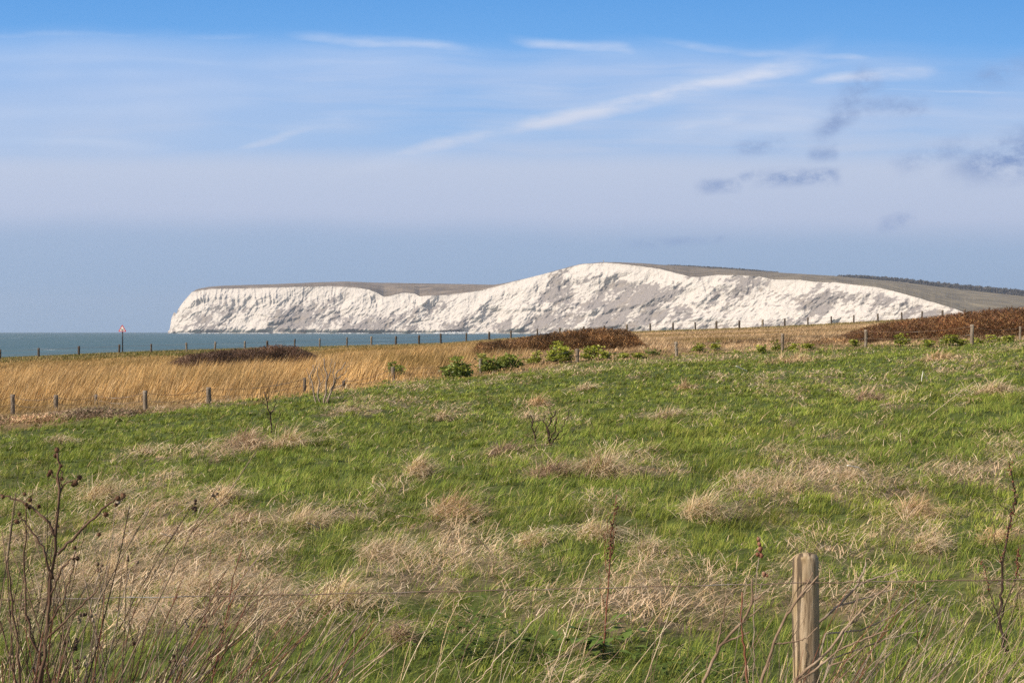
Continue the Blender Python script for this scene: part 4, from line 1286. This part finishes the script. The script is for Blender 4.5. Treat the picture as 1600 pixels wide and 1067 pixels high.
# weeds out in the field
sh_ = plant('bare_shrub', 'grey twiggy bare shrub at the edge of the golden meadow', 'shrub', 504, 637)
stems(sh_, [([(495, 640), (486, 594), (489, 570)], .017), ([(500, 638), (498, 600), (496, 572)], .016), ([(506, 638), (510, 588), (506, 560)], .020), ([(512, 630), (528, 584), (540, 566)], .017), ([(508, 632), (520, 600), (524, 566)], .014),
            ([(489, 612), (482, 590), (480, 575)], .010), ([(510, 600), (518, 575), (517, 560)], .010), ([(524, 592), (536, 585), (546, 572)], .010), ([(498, 610), (505, 590), (500, 566)], .010), ([(515, 612), (535, 600), (543, 590)], .009), ([(488, 588), (494, 575), (495, 562)], .008)], 'paletwig', 'branch', amp=.018, n=4, rs=1.3)
for (u, vb, label, lines) in [
    (428, 682, 'thin dark upright weed with short twigs in the left of the field', [([(428, 684), (421, 645), (413, 612)], .011), ([(422, 650), (430, 632), (432, 622)], .006), ([(419, 636), (411, 626), (408, 616)], .006), ([(425, 664), (418, 650), (416, 640)], .005), ([(427, 675), (436, 655), (437, 640)], .006), ([(416, 625), (421, 615), (420, 606)], .005)]),
    (838, 697, 'left and barer of the two dark weeds in mid field', [([(838, 700), (834, 672), (829, 648)], .009), ([(835, 676), (841, 660), (842, 650)], .005), ([(832, 662), (826, 655), (824, 647)], .004)]),
    (858, 700, 'right and bushier of the two dark weeds in mid field', [([(858, 703), (857, 668), (869, 642)], .010), ([(858, 690), (868, 668), (871, 650)], .007), ([(857, 680), (850, 660), (851, 648)], .006), ([(862, 660), (862, 648), (858, 638)], .005), ([(864, 690), (878, 672), (886, 655), (890, 640)], .006), ([(858, 695), (873, 685), (884, 676)], .005)])]:
    w_ = plant('dead_weed', label, 'weed', u, vb)
    stems(w_, lines, 'darktwig', 'branch', amp=.012, n=4, rs=1.6)

# tall bleached grass on the near verge
n = 800
Y = RNG.uniform(4.6, 8.4, n); X = RNG.uniform(-1, 1, n) * (.42 * Y + .3)
uq = 800 + X / Y * F
keep = RNG.uniform(0, 1, n) < .22 + .78 * sstep(650, 50, uq) + .10 * sstep(900, 1300, uq)
X, Y = X[keep], Y[keep]; n = len(X)
L = RNG.uniform(.35, .85, n) * (1 - .3 * sstep(6.5, 8.4, Y))
vg = build_arrays('verge_dead_grass', [blade_arrays(np.stack([X, Y, ground(X, Y) - .02], 1), L, RNG.uniform(.0025, .005, n), RNG.normal(.2, 1.1, n), RNG.uniform(.0, .8, n), RNG.uniform(.4, 1.7, n), RNG.normal(0, .7, n), pick(STRAWS + [(.30, .21, .12), (.24, .17, .10)], n), 5)], M['straw'])
tag(vg, 'tall bleached grass blades on the near verge', 'dead grass', kind='stuff')

# ------------------------------------------------------------------ air
HAZE = 0.00006
if HAZE:
    zs = [float(np.min(Zg)) - 1, float(max(np.max(D[..., 2]), mz_ + 12)) + 2]
    b = MB(); b.box((0, 0, sum(zs) / 2), (19500, 19500, zs[1] - zs[0]))
    m, nn, out = new_mat('sea_haze')
    pv = nn.node('ShaderNodeVolumePrincipled')
    pv.inputs['Color'].default_value = (.72, .82, .98, 1); pv.inputs['Density'].default_value = HAZE; pv.inputs['Anisotropy'].default_value = .2
    m.node_tree.links.new(pv.outputs[0], out.inputs['Volume'])
    tag(b.build('haze', m, None, False), 'thin blue sea haze softening the far cliffs', 'haze', kind='stuff')
